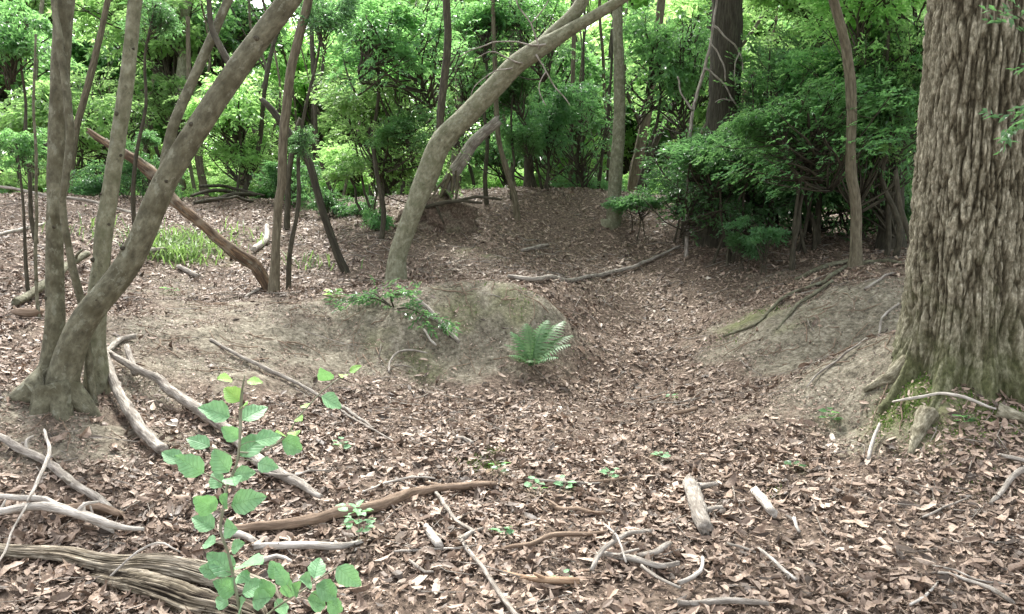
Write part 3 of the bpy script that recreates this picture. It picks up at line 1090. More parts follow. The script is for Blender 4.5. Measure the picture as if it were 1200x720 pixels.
def knots(t, base, pts, Y, at, size, mat='bark_dark'):
    """broken off twig stubs and scars on a limb"""
    for k, (i, side) in enumerate(at):
        a, b_ = pts[int(i)], pts[min(int(i) + 1, len(pts) - 1)]
        f = i - int(i)
        p = [a[q] * (1 - f) + b_[q] * f for q in range(3)]
        c = W(p[0], p[1], Y)
        r_ = p[2] / 2 / FOC * depth(c)
        d = np.array([side, -math.sqrt(max(.05, 1 - side * side)), .25])
        d /= np.linalg.norm(d)
        z = size * rng.uniform(.7, 1.3)
        V, F, A = tube([c + d * r_ * .7, c + d * (r_ + z * .25), c + d * (r_ + z * .6) + (0, 0, z * .2)], [z * 1.3, z * .9, z * .55], seg=9, step=.008, lump=.3, lump_len=.03, seed=k, broken=.4)
        link('branch_stub', mesh_np('branch_stub', V - base, F, [M[mat]], {'bark': A}), t)


knots(T1, b1, msA, 4.72, [(4.6, .5), (5.5, -.3), (6.5, .2), (3.2, -.6), (2.3, .3), (6.0, .8)], .014)
knots(T1, b1, msD, 5.05, [(1.5, .7), (2.4, -.5), (3.1, .8), (3.8, -.8), (4.3, .9), (4.7, -.3), (5.4, .8)], .012)
knots(T1, b1, msB, 4.9, [(2.3, -.6), (3.4, .4), (4.4, -.9), (5.4, .6)], .012)

# -- the long leaning tree in the middle
T4, b4 = tree('leaning_tree', 'pale smooth barked tree leaning to the right over the hollow, forked near its top', 'tree', [
    ('trunk', dict(pts=[(464, 337, 27), (466, 300, 22), (476, 270, 22), (487, 240, 23), (503, 200, 27), (520, 163, 26), (560, 123, 24), (600, 80, 23), (632, 57, 21), (667, 36, 15), (700, 17, 13), (727, 0, 12), (760, -25, 11), (800, -60, 10)],
                   Y=[8.9, 8.9, 8.9, 8.9, 8.9, 8.85, 8.8, 8.7, 8.65, 8.6, 8.55, 8.5, 8.45, 8.4], seg=18, step=.09, lump=.06, flare=.3, flare_len=.12, seed=11, extend=1.5), 'bark_pale'),
    ('branch', dict(pts=[(632, 57, 18), (645, 42, 17), (670, 20, 16), (683, 0, 15), (692, -30, 14), (698, -70, 13)], Y=8.7, seg=12, step=.09, seed=12, extend=1.2, ground=False), 'bark_pale'),
    ('stem', dict(pts=[(516, 172, 9), (516, 140, 9), (522, 80, 9), (525, 40, 9), (523, 0, 9), (522, -60, 8)], Y=8.95, seg=9, step=.08, lump=.2, seed=13, extend=1.0, ground=False), 'bark_dark')], 465)

# -- other single trunks: name, label, points, distance, bark
ONE = [
    ('slender_tree', 'slender reddish brown tree beside the foot of the fallen orange branch', 'tree', [(321, 350, 14), (323, 305, 11), (326, 240, 10), (330, 217, 11), (333, 150, 11), (343, 73, 11), (360, 7, 11), (372, -60, 11)], 8.35, 'bark_red', .4),
    ('curved_tree', 'thin dark tree bowed to the left, its broken top bare', 'tree', [(407, 322, 11), (397, 300, 10), (377, 245, 9), (363, 193, 9), (343, 163, 9), (320, 130, 8), (306, 116, 5)], 9.4, 'bark_rough', 0),
    ('slender_tree', 'thin straight dark stem standing close behind the bowed dark tree', 'tree', [(393, 262, 5), (388, 225, 5), (373, 175, 5), (368, 100, 5), (365, 30, 5), (364, -60, 4)], 13.0, 'bark_dark', .3),
    ('grey_tree', 'upright grey trunk with an evergreen bush at its foot on the ridge', 'tree', [(717, 279, 25), (719, 262, 18), (720, 240, 17), (721, 213, 16), (726, 133, 14), (724, 33, 12), (724, -60, 12)], 12.9, 'bark_pale', .4),
    ('ridge_tree', 'pinkish brown trunk behind the upright grey trunk', 'tree', [(742, 228, 13), (743, 210, 13), (757, 140, 12), (767, 73, 11), (775, 0, 10), (780, -60, 10)], 17.0, 'bark_red', .2),
    ('ridge_tree', 'thin brown stem slanting up to the right beyond the ridge', 'tree', [(750, 225, 9), (753, 207, 8), (777, 147, 7), (800, 107, 7), (830, 40, 6), (845, -40, 5)], 15.5, 'bark_dark', 0),
    ('old_tree', 'thick black trunk rising out of the evergreen thicket', 'tree', [(842, 275, 46), (842, 235, 42), (848, 117, 38), (852, 33, 36), (854, -60, 35)], 11.9, 'bark_rough', .3),
    ('dark_tree', 'stout dark trunk close behind the left edge of the huge fissured trunk', 'tree', [(1043, 300, 32), (1044, 270, 27), (1046, 200, 26), (1048, 120, 25), (1050, 0, 24), (1051, -60, 24)], 10.6, 'bark_rough', .3),
    ('bent_tree', 'thin brown curved tree standing on the ridge right of the root mound', 'tree', [(606, 268, 8), (604, 240, 7), (597, 212, 7), (586, 175, 6), (583, 150, 6), (580, 90, 6), (578, 20, 5), (577, -50, 5)], 12.6, 'bark_red', .3),
    ('thicket_tree', 'dark ivy covered stem in the middle of the ridge', 'tree', [(622, 234, 16), (620, 205, 12), (617, 150, 9), (612, 80, 7), (606, 0, 6), (604, -50, 5)], 14.8, 'bark_dark', .3),
    ('thin_tree', 'straight thin stem left of the upright grey trunk', 'tree', [(669, 233, 6), (669, 190, 6), (670, 140, 5), (672, 60, 5), (674, -40, 4)], 15.5, 'bark_red', .2),
    ('thin_tree', 'thin black stem leaning right beside the straight thin stem', 'tree', [(676, 232, 4), (677, 180, 4), (681, 130, 4), (684, 60, 3), (686, -40, 3)], 15.2, 'bark_dark', 0),
    ('thin_tree', 'thin black wavy stem just left of the upright grey trunk', 'tree', [(701, 232, 4), (706, 180, 4), (713, 130, 4), (717, 60, 3), (722, -40, 3)], 15.0, 'bark_dark', 0),
    ('flecked_tree', 'distant pale flecked trunk between the leaning stem and its branch', 'tree', [(207, 232, 16), (208, 190, 14), (210, 130, 14), (215, 67, 14), (217, 0, 13), (218, -50, 12)], 18.0, 'bark_pale', .2),
    ('stub_tree', 'short dark leaning trunk far behind the thick leaning stem', 'tree', [(240, 234, 11), (238, 215, 10), (234, 195, 9), (229, 160, 7), (222, 100, 6), (220, 20, 5)], 17.0, 'bark_red', .2),
    ('slanting_tree', 'brown trunk slanting behind the leftmost stems', 'tree', [(80, 240, 9), (86, 170, 9), (95, 128, 8), (106, 90, 8), (122, 20, 7), (138, -50, 7)], 13.5, 'bark_red', .2),
    ('sapling_pole', 'very thin bare pole left of the leftmost stem', 'sapling', [(50, 398, 4.5), (46, 370, 4.5), (43, 350, 4), (42, 290, 4), (43, 220, 3.5), (40, 120, 3), (42, 40, 2.5)], 6.2, 'bark_grey', 0),
    ('thin_tree', 'thin twin stem under the mid green bush left of the leaning tree', 'tree', [(449, 266, 7), (447, 230, 6), (443, 190, 6), (437, 130, 5), (431, 60, 5), (428, -40, 4)], 12.4, 'bark_red', .2),
    ('thin_tree', 'dark thin stem right behind the bowed dark tree under the low bush', 'tree', [(437, 250, 6), (435, 215, 6), (436, 180, 5), (430, 140, 4), (425, 100, 3)], 13.2, 'bark_dark', 0),
    ('thin_tree', 'slim stem just behind the reddish slender tree', 'tree', [(337, 275, 8), (337, 240, 7), (338, 210, 7), (344, 170, 6), (352, 140, 6)], 11.6, 'bark_dark', .2),
    ('thin_tree', 'pale straight trunk behind the fork of the leaning tree', 'tree', [(536, 240, 8), (537, 140, 8), (536, 60, 7), (535, -40, 7)], 16.0, 'bark_red', .1),
    ('curved_tree', 'dark curved stem at the left edge of the huge fissured trunk', 'tree', [(1075, 305, 9), (1072, 290, 8), (1064, 268, 7), (1056, 245, 6), (1050, 200, 5)], 8.6, 'bark_dark', 0),
    ('thin_tree', 'thin stem inside the dark thicket left of the small bank tree', 'tree', [(957, 292, 9), (958, 272, 8), (960, 240, 7), (958, 190, 6), (955, 120, 5)], 11.2, 'bark_dark', .2),
    ('thin_tree', 'slanting dark stem in the shade under the thicket', 'tree', [(930, 285, 7), (934, 250, 6), (941, 215, 6), (947, 170, 5)], 11.8, 'bark_dark', 0),
    ('thin_tree', 'bent dark stem at the left side of the thicket', 'tree', [(905, 282, 8), (903, 250, 7), (908, 215, 6), (918, 175, 5), (930, 130, 4)], 11.6, 'bark_dark', .2),
]
ones = {}
for k, (nm, lab, cat, pts, Y, bk, fl) in enumerate(ONE):
    w = max(p[2] for p in pts)
    ext = 1.2 if pts[-1][1] < 0 else 0
    t, b = tree(nm, lab, cat, [('trunk', dict(pts=pts, Y=Y, seg=14 if w > 14 else 8, step=.12, lump=.12, flare=fl * 1.3, flare_len=.2, seed=20 + k, extend=ext, broken=0 if ext else .4, jitter=.012), bk)], 0)
    ones[lab] = (t, b)

def bare_twiggy(name, label, cat, limbs, Y, mat, base_on_ground=True):
    t, b = tree(name, label, cat, [('trunk' if i == 0 else 'twig', dict(pts=p, Y=Y - .03 * i, seg=6, step=.06, lump=.1, seed=200 + i, ground=(i == 0 and base_on_ground), jitter=.02), mat) for i, p in enumerate(limbs)], 0)
    return t


bare_twiggy('dead_sapling', 'pale leafless twiggy sapling in front of the thick black trunk', 'dead tree',
            [[(806, 245, 5), (807, 190, 5), (812, 130, 4), (826, 80, 4), (836, 30, 3), (842, -30, 2)], [(826, 80, 3), (845, 95, 2), (858, 118, 2), (868, 128, 1.5)], [(836, 30, 3), (852, 45, 2), (866, 62, 2), (872, 85, 1.5)],
             [(832, 50, 2), (846, 70, 2), (850, 95, 1.5)], [(858, 118, 1.5), (848, 116, 1.5), (838, 120, 1)], [(866, 62, 1.5), (860, 80, 1.5), (862, 100, 1)], [(812, 130, 3), (800, 112, 2), (794, 90, 2)]], 11.5, 'dead_grey')
for k, p in enumerate([[(640, 52, 3), (618, 52, 2), (590, 48, 1.8), (565, 54, 1.5), (540, 66, 1.2)], [(628, 64, 2.5), (640, 84, 1.8), (655, 106, 1.5), (668, 124, 1)], [(612, 74, 2.2), (590, 66, 1.8), (572, 62, 1.5), (556, 70, 1)],
                       [(632, 58, 2.5), (622, 28, 2), (606, 4, 1.8), (600, -24, 1.5)], [(640, 84, 1.6), (632, 104, 1.4), (640, 124, 1)], [(622, 28, 1.6), (640, 8, 1.5), (646, -12, 1)], [(600, 80, 2), (580, 84, 1.5), (560, 96, 1.2), (552, 112, 1)]]):
    V, F, A, P = px_tube(p, 8.55, seg=5, step=.06, ground=False, seed=210 + k, jitter=.02)
    link('twig', mesh_np('twig', V - b4, F, [M['dead_grey']], {'bark': A}), T4)
# -- the small tree on the right bank with its surface roots
SR = [(1002, 318, 20), (1003, 300, 14), (1003, 240, 12), (997, 200, 12), (998, 150, 11), (997, 100, 12), (990, 50, 11), (977, 0, 11), (964, -60, 10)]
T9, b9 = tree('bank_tree', 'small brown tree on the right bank with bare roots running down to the left', 'tree', [
    ('trunk', dict(pts=SR, Y=8.8, seg=14, step=.08, lump=.09, flare=.7, flare_len=.14, seed=61, extend=1.3), 'bark_red')], 1003)


def ground_tube(pts, lift=.3, seg=8, step=.06, lump=.15, seed=0, taper=.5, jitter=.004, broken=0.0, raised=None):
    """limb lying on the ground under pixels (x, y, width)"""
    P, R = [], []
    for i, p in enumerate(pts):
        g = G(p[0], p[1])
        r_ = p[2] / 2 / FOC * depth(g)
        P.append(g)
        R.append(r_)
    C = catmull(np.column_stack([P, R]), .12)
    z = height(C[:, 0], C[:, 1], False)
    k = np.ones(3) / 3
    if len(z) > 4:
        z = np.concatenate([[z[0]], np.convolve(z, k, 'valid'), [z[-1]]])
    C[:, 2] = z + C[:, 3] * lift + .028
    if raised:
        C[:, 2] += np.interp(np.linspace(0, 1, len(C)), np.linspace(0, 1, len(raised)), raised)
    return tube(C[:, :3], C[:, 3], seg=seg, step=step, lump=lump, lump_len=.07, seed=seed, jitter=jitter, broken=broken)


for k, pts in enumerate([[(1000, 312, 5), (967, 332, 5), (933, 345, 4), (913, 358, 4), (890, 382, 3), (883, 386, 3), (847, 398, 3)],
                         [(998, 308, 6), (967, 317, 6), (943, 327, 5), (932, 331, 3)], [(1006, 314, 6), (1030, 310, 5), (1055, 312, 4)],
                         [(975, 333, 4), (957, 346, 4), (933, 363, 4), (910, 393, 3)]]):
    V, F, A = ground_tube(pts, .45, 8, .06, .2, 70 + k)
    link('root', mesh_np('root', V - b9, F, [M['bark_grey']], {'bark': A}), T9)

# -- broken grey trunk and the upturned root mound behind the leaning tree
T5, b5 = tree('broken_tree', 'broken bleached trunk slanting up behind the leaning tree from the root mound', 'dead tree', [
    ('trunk', dict(pts=[(524, 228, 15), (527, 212, 15), (540, 190, 15), (557, 165, 14), (583, 142, 12)], Y=12.0, seg=12, step=.08, lump=.15, seed=81, broken=.8, ground=False), 'dead_grey')], 520)
for k, pts in enumerate([[(528, 200, 5), (524, 215, 5), (515, 232, 4), (508, 243, 3)], [(530, 205, 4), (530, 220, 4), (526, 240, 3)], [(534, 200, 3), (536, 215, 3), (534, 238, 3)], [(522, 210, 3), (512, 222, 3), (503, 238, 2)]]):
    V, F, A, P = px_tube(pts, 11.9, seg=6, step=.06, ground=False, seed=k)
    link('root', mesh_np('root', V - b5, F, [M['bark_red']], {'bark': A}), T5)
gm = G(512, 258)
mb = np.array([gm[0], 12.0, h1(gm[0], 12.0)])
r_ = np.random.default_rng(9)
th, ph = np.meshgrid(np.linspace(0, 2 * np.pi, 57)[:-1], np.linspace(0, np.pi * .62, 28))
d = np.stack([np.sin(ph) * np.cos(th), np.sin(ph) * np.sin(th), np.cos(ph)], 2).reshape(-1, 3)
hole = np.exp(-(((np.arctan2(d[:, 1], d[:, 0]) + 2.25) / .5) ** 2 + ((d[:, 2] - .28) / .3) ** 2))
V = d * np.array([.56, .42, .40]) * (1 + .30 * noise(d * 1.7 + 3) + .16 * noise(d * 5) + .08 * noise(d * 11) - .55 * hole)[:, None] + np.array([0, 0, -.02])
i, j = np.meshgrid(np.arange(27), np.arange(56), indexing='ij')
Q = np.stack([i * 56 + j, (i + 1) * 56 + j, (i + 1) * 56 + (j + 1) % 56, i * 56 + (j + 1) % 56], 2).reshape(-1, 4)
mound = empty('root_mound', mb, 'mound of earth torn up by roots with a dark hollow beneath, behind the leaning tree', 'earth mound')
link('earth', mesh_np('earth', V, [Q], [M['soil']], {'bare': np.full(len(V), .25), 'moss': np.full(len(V), .2)}), mound)
for k, pts in enumerate([[(498, 243, 5), (520, 238, 5), (545, 236, 4), (565, 238, 3)], [(510, 240, 3), (516, 252, 3), (520, 262, 2)], [(532, 236, 4), (560, 231, 4), (588, 234, 3)]]):
    V, F, A, P = px_tube(pts, 11.55, seg=6, step=.06, ground=False, seed=k + 5, jitter=.01)
    link('root', mesh_np('root', V - mb, F, [M['bark_dark']], {'bark': A}), mound)

# ------------------------------------------------------------------ the huge trunk at the right
BX, BY = W(1134, 300, 5.05)[0], 5.05
BZ = h1(BX, BY)
nth, nz = 480, 460
zz = np.concatenate([np.linspace(-.6, 1.3, 230), np.linspace(1.3, 5.2, nz - 230 + 1)[1:]])
TH, ZZ = np.meshgrid(np.arange(nth) / nth * 2 * np.pi, zz)
t_, z_ = TH.ravel(), ZZ.ravel()
hz = np.clip(z_, 0, None)


def lobe(a, wdt):
    dd = (t_ - math.radians(a) + np.pi) % (2 * np.pi) - np.pi
    return np.exp(-(dd / wdt) ** 2)


ct, st_ = np.cos(t_), np.sin(t_)
core = .342 - .004 * hz
fl = np.exp(-hz / .25)
rootx = np.minimum(np.exp(-z_ / .22), 3.0)
flr = .02 * fl + rootx * (.05 * lobe(163, .22) + .085 * lobe(199, .17) + .11 * lobe(229, .16) + .09 * lobe(262, .16) + .14 * lobe(301, .2) + .1 * lobe(0, .3) + .1 * lobe(70, .4) + .08 * lobe(130, .2))
slow = .030 * noise(np.stack([ct * 1.6, st_ * 1.6, z_ * .35], 1)) + .020 * noise(np.stack([ct * 4 + 5, st_ * 4, z_ * .6], 1)) * (1 + fl)
warp = .35 * noise(np.stack([ct * 2.5, st_ * 2.5, z_ * 1.3 + 9], 1))
nA = noise(np.stack([ct * 8.5 + warp * 1.3, st_ * 8.5 + warp * 1.3, z_ * 2.7], 1)) + .22 * noise(np.stack([ct * 22, st_ * 22, z_ * 9], 1))
furA = np.exp(-(nA / (.15 + .08 * noise(np.stack([ct * 3, st_ * 3, z_ * 2 + 4], 1)))) ** 2)
nB = noise(np.stack([ct * 21 + warp * 2 + 7, st_ * 21, z_ * 8.0], 1))
furB = np.exp(-(nB / .14) ** 2)
nC = noise(np.stack([ct * 9 + 3, st_ * 9, z_ * 11.0 + 2 * warp], 1))
furC = np.exp(-(nC / .07) ** 2)
plate = np.clip(noise(np.stack([ct * 14, st_ * 14, z_ * 10.0], 1)) * 2.2, -1, 1)
micro = noise(np.stack([ct * 40, st_ * 40, z_ * 30.0], 1))
up_ = sstep(.15, .7, hz)
rad = core + flr + slow + (-.018 * furA - .008 * furB - .010 * furC + .008) * (.55 + .45 * up_) + .006 * plate * (1 - furA) + .004 * micro + .005 * nB
# an old scar running down the right of the face
sc = np.exp(-(((t_ - math.radians(312) + .05 * np.sin(z_ * 3)) / .07) ** 2)) * sstep(1.3, 1.9, z_)
rad = rad - .05 * sc
# dark hollow between the left root and the trunk's foot
hol = np.exp(-(((t_ - math.radians(181)) / .13) ** 2)) * np.exp(-((hz - .30) / .13) ** 2)
rad = rad - .14 * hol
hol2 = np.exp(-(((t_ - math.radians(245)) / .08) ** 2)) * np.exp(-((hz - .2) / .16) ** 2) + np.exp(-(((t_ - math.radians(282)) / .09) ** 2)) * np.exp(-((hz - .22) / .2) ** 2)
rad = rad - .06 * hol2
V = np.stack([rad * ct, rad * st_, z_], 1)
i, j = np.meshgrid(np.arange(len(zz) - 1), np.arange(nth), indexing='ij')
Q = np.stack([i * nth + j, i * nth + (j + 1) % nth, (i + 1) * nth + (j + 1) % nth, (i + 1) * nth + j], 2).reshape(-1, 4)


def big_bark():
    m, t, N, L = mat_new('bark_deep_fissured')
    out = N.new('ShaderNodeOutputMaterial')
    b = N.new('ShaderNodeBsdfPrincipled')
    b.inputs['Roughness'].default_value = .92
    b.inputs['Specular IOR Level'].default_value = .2
    a = N.new('ShaderNodeAttribute')
    a.attribute_name = 'bark'
    mp = N.new('ShaderNodeMapping')
    mp.inputs['Scale'].default_value = (1, 1, .45)
    L.new(a.outputs['Vector'], mp.inputs['Vector'])
    n1 = N.new('ShaderNodeTexNoise')
    n1.inputs['Scale'].default_value = 60
    n1.inputs['Detail'].default_value = 9
    n1.inputs['Roughness'].default_value = .65
    L.new(mp.outputs[0], n1.inputs['Vector'])
    r = ramp(N, [(.3, (.085, .075, .05)), (.5, (.215, .20, .148)), (.68, (.43, .405, .32))])
    L.new(n1.outputs[0], r.inputs[0])
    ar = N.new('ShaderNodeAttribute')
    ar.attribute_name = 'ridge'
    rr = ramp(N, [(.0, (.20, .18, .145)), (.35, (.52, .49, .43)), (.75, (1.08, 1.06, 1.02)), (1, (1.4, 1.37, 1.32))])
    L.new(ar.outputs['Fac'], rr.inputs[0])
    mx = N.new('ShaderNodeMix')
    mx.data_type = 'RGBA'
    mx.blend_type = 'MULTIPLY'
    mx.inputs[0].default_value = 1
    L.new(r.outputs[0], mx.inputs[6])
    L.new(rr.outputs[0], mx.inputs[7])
    am = N.new('ShaderNodeAttribute')
    am.attribute_name = 'mossy'
    n2_ = N.new('ShaderNodeTexNoise')
    n2_.inputs['Scale'].default_value = 9
    n2_.inputs['Detail'].default_value = 7
    L.new(a.outputs['Vector'], n2_.inputs['Vector'])
    ad = N.new('ShaderNodeMath')
    ad.operation = 'ADD'
    L.new(am.outputs['Fac'], ad.inputs[0])
    L.new(n2_.outputs[0], ad.inputs[1])
    mr = N.new('ShaderNodeMapRange')
    mr.inputs[1].default_value = .85
    mr.inputs[2].default_value = 1.3
    mr.inputs[4].default_value = .65
    L.new(ad.outputs[0], mr.inputs[0])
    mg = ramp(N, [(.3, (.045, .05, .022)), (.65, (.12, .135, .055))])
    L.new(n1.outputs[0], mg.inputs[0])
    m2 = N.new('ShaderNodeMix')
    m2.data_type = 'RGBA'
    L.new(mr.outputs[0], m2.inputs[0])
    L.new(mx.outputs[2], m2.inputs[6])
    L.new(mg.outputs[0], m2.inputs[7])
    L.new(m2.outputs[2], b.inputs['Base Color'])
    bp = N.new('ShaderNodeBump')
    bp.inputs['Strength'].default_value = .8
    bp.inputs['Distance'].default_value = .015
    L.new(n1.outputs[0], bp.inputs['Height'])
    L.new(bp.outputs[0], b.inputs['Normal'])
    L.new(b.outputs[0], out.inputs[0])
    return m


M['big_bark'] = big_bark()
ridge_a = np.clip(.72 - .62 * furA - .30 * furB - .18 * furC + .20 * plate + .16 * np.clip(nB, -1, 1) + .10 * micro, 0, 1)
moss_a = np.clip(.55 * np.exp(-hz / .30) + .28 * (1 - sstep(.6, 1.7, hz)) + .3 * lobe(318, .3) * np.exp(-hz / .4) - .15 * sc, 0, 1)
big = empty('huge_old_tree', (BX, BY, BZ), 'huge tree with deeply fissured grey brown bark and mossy roots on the right bank', 'tree')
link('trunk', mesh_np('trunk', V, [Q], [M['big_bark']], {'bark': np.stack([rad * ct, rad * st_, z_], 1), 'ridge': ridge_a, 'mossy': moss_a}), big)
bb = np.array([BX, BY, BZ])
for k, pts in enumerate([[(1062, 430, 22), (1046, 446, 17), (1030, 458, 11), (1012, 466, 6)], [(1088, 490, 24), (1080, 508, 20), (1072, 524, 13), (1066, 538, 7)], [(1168, 488, 24), (1184, 496, 17), (1204, 502, 10)]]):
    V2, F2, A2 = ground_tube(pts, -.1, 14, .03, .35, 190 + k)
    link('root', mesh_np('root', V2 - bb, F2, [M['big_bark']], {'bark': A2, 'ridge': np.clip(.6 + .5 * noise(A2 * (40, 40, 8)), 0, 1), 'mossy': np.clip(.2 + .5 * noise(A2 * 9 + k), 0, 1)}), big)

# ------------------------------------------------------------------ logs and dead branches on the ground
def stick(name, label, cat, pts, mat, seg=8, lump=.22, lift=.75, raised=None, group=None, broken=.6, parts=(), seed=0, jitter=.006):
    pts = [(p[0], p[1], p[2] * .86) for p in pts]
    V, F, A = ground_tube(pts, lift, seg, .04, lump, seed, raised=raised, broken=broken, jitter=jitter)
    n_ = (len(V) - 2) // seg
    rg = V[:n_ * seg].reshape(n_, seg, 3)
    ce = rg.mean(1)
    tube_rings = [np.column_stack([ce, np.linalg.norm(rg - ce[:, None], axis=2).mean(1)])]
    loc = V.mean(0)
    loc[2] = V[:, 2].min()
    o = link(name, mesh_np(name, V - loc, F, [M[mat]], {'bark': A}), None, tuple(loc))
    tag(o, label, cat, group)
    for k, (pn, p2, ra) in enumerate(parts):
        V, F, A = ground_tube(p2, lift, 6, .05, lump, seed + k + 1, raised=ra, broken=broken)
        link(pn, mesh_np(pn, V - loc, F, [M[mat]], {'bark': A}), o)
    wmax = max(p[2] for p in pts)
    if wmax >= 6 and name != 'bark_slab' and len(pts) > 4:              # broken side twigs
        r = np.random.default_rng(seed + 900)
        c = V.reshape(-1, 3)
        m = (len(V) - 2) // seg
        for q in range(int(r.integers(1, 4))):
            a = int(r.integers(1, max(2, m - 1)))
            ring = tube_rings[-1][a]
            d = r.normal(size=3) * (1, 1, .4)
            d[2] = abs(d[2]) + .25
            d /= np.linalg.norm(d)
            rr = tube_rings[-1][a][3] * r.uniform(.3, .5)
            l = rr * r.uniform(5, 16)
            V2, F2, A2 = tube([ring[:3], ring[:3] + d * l * .5 + r.normal(0, .1 * l, 3), ring[:3] + d * l], [rr * 1.3, rr, rr * .6], seg=6, step=.02, lump=.2, seed=q, broken=.6)
            link('side_twig', mesh_np('side_twig', V2 - loc, F2, [M[mat]], {'bark': A2}), o)
    return o


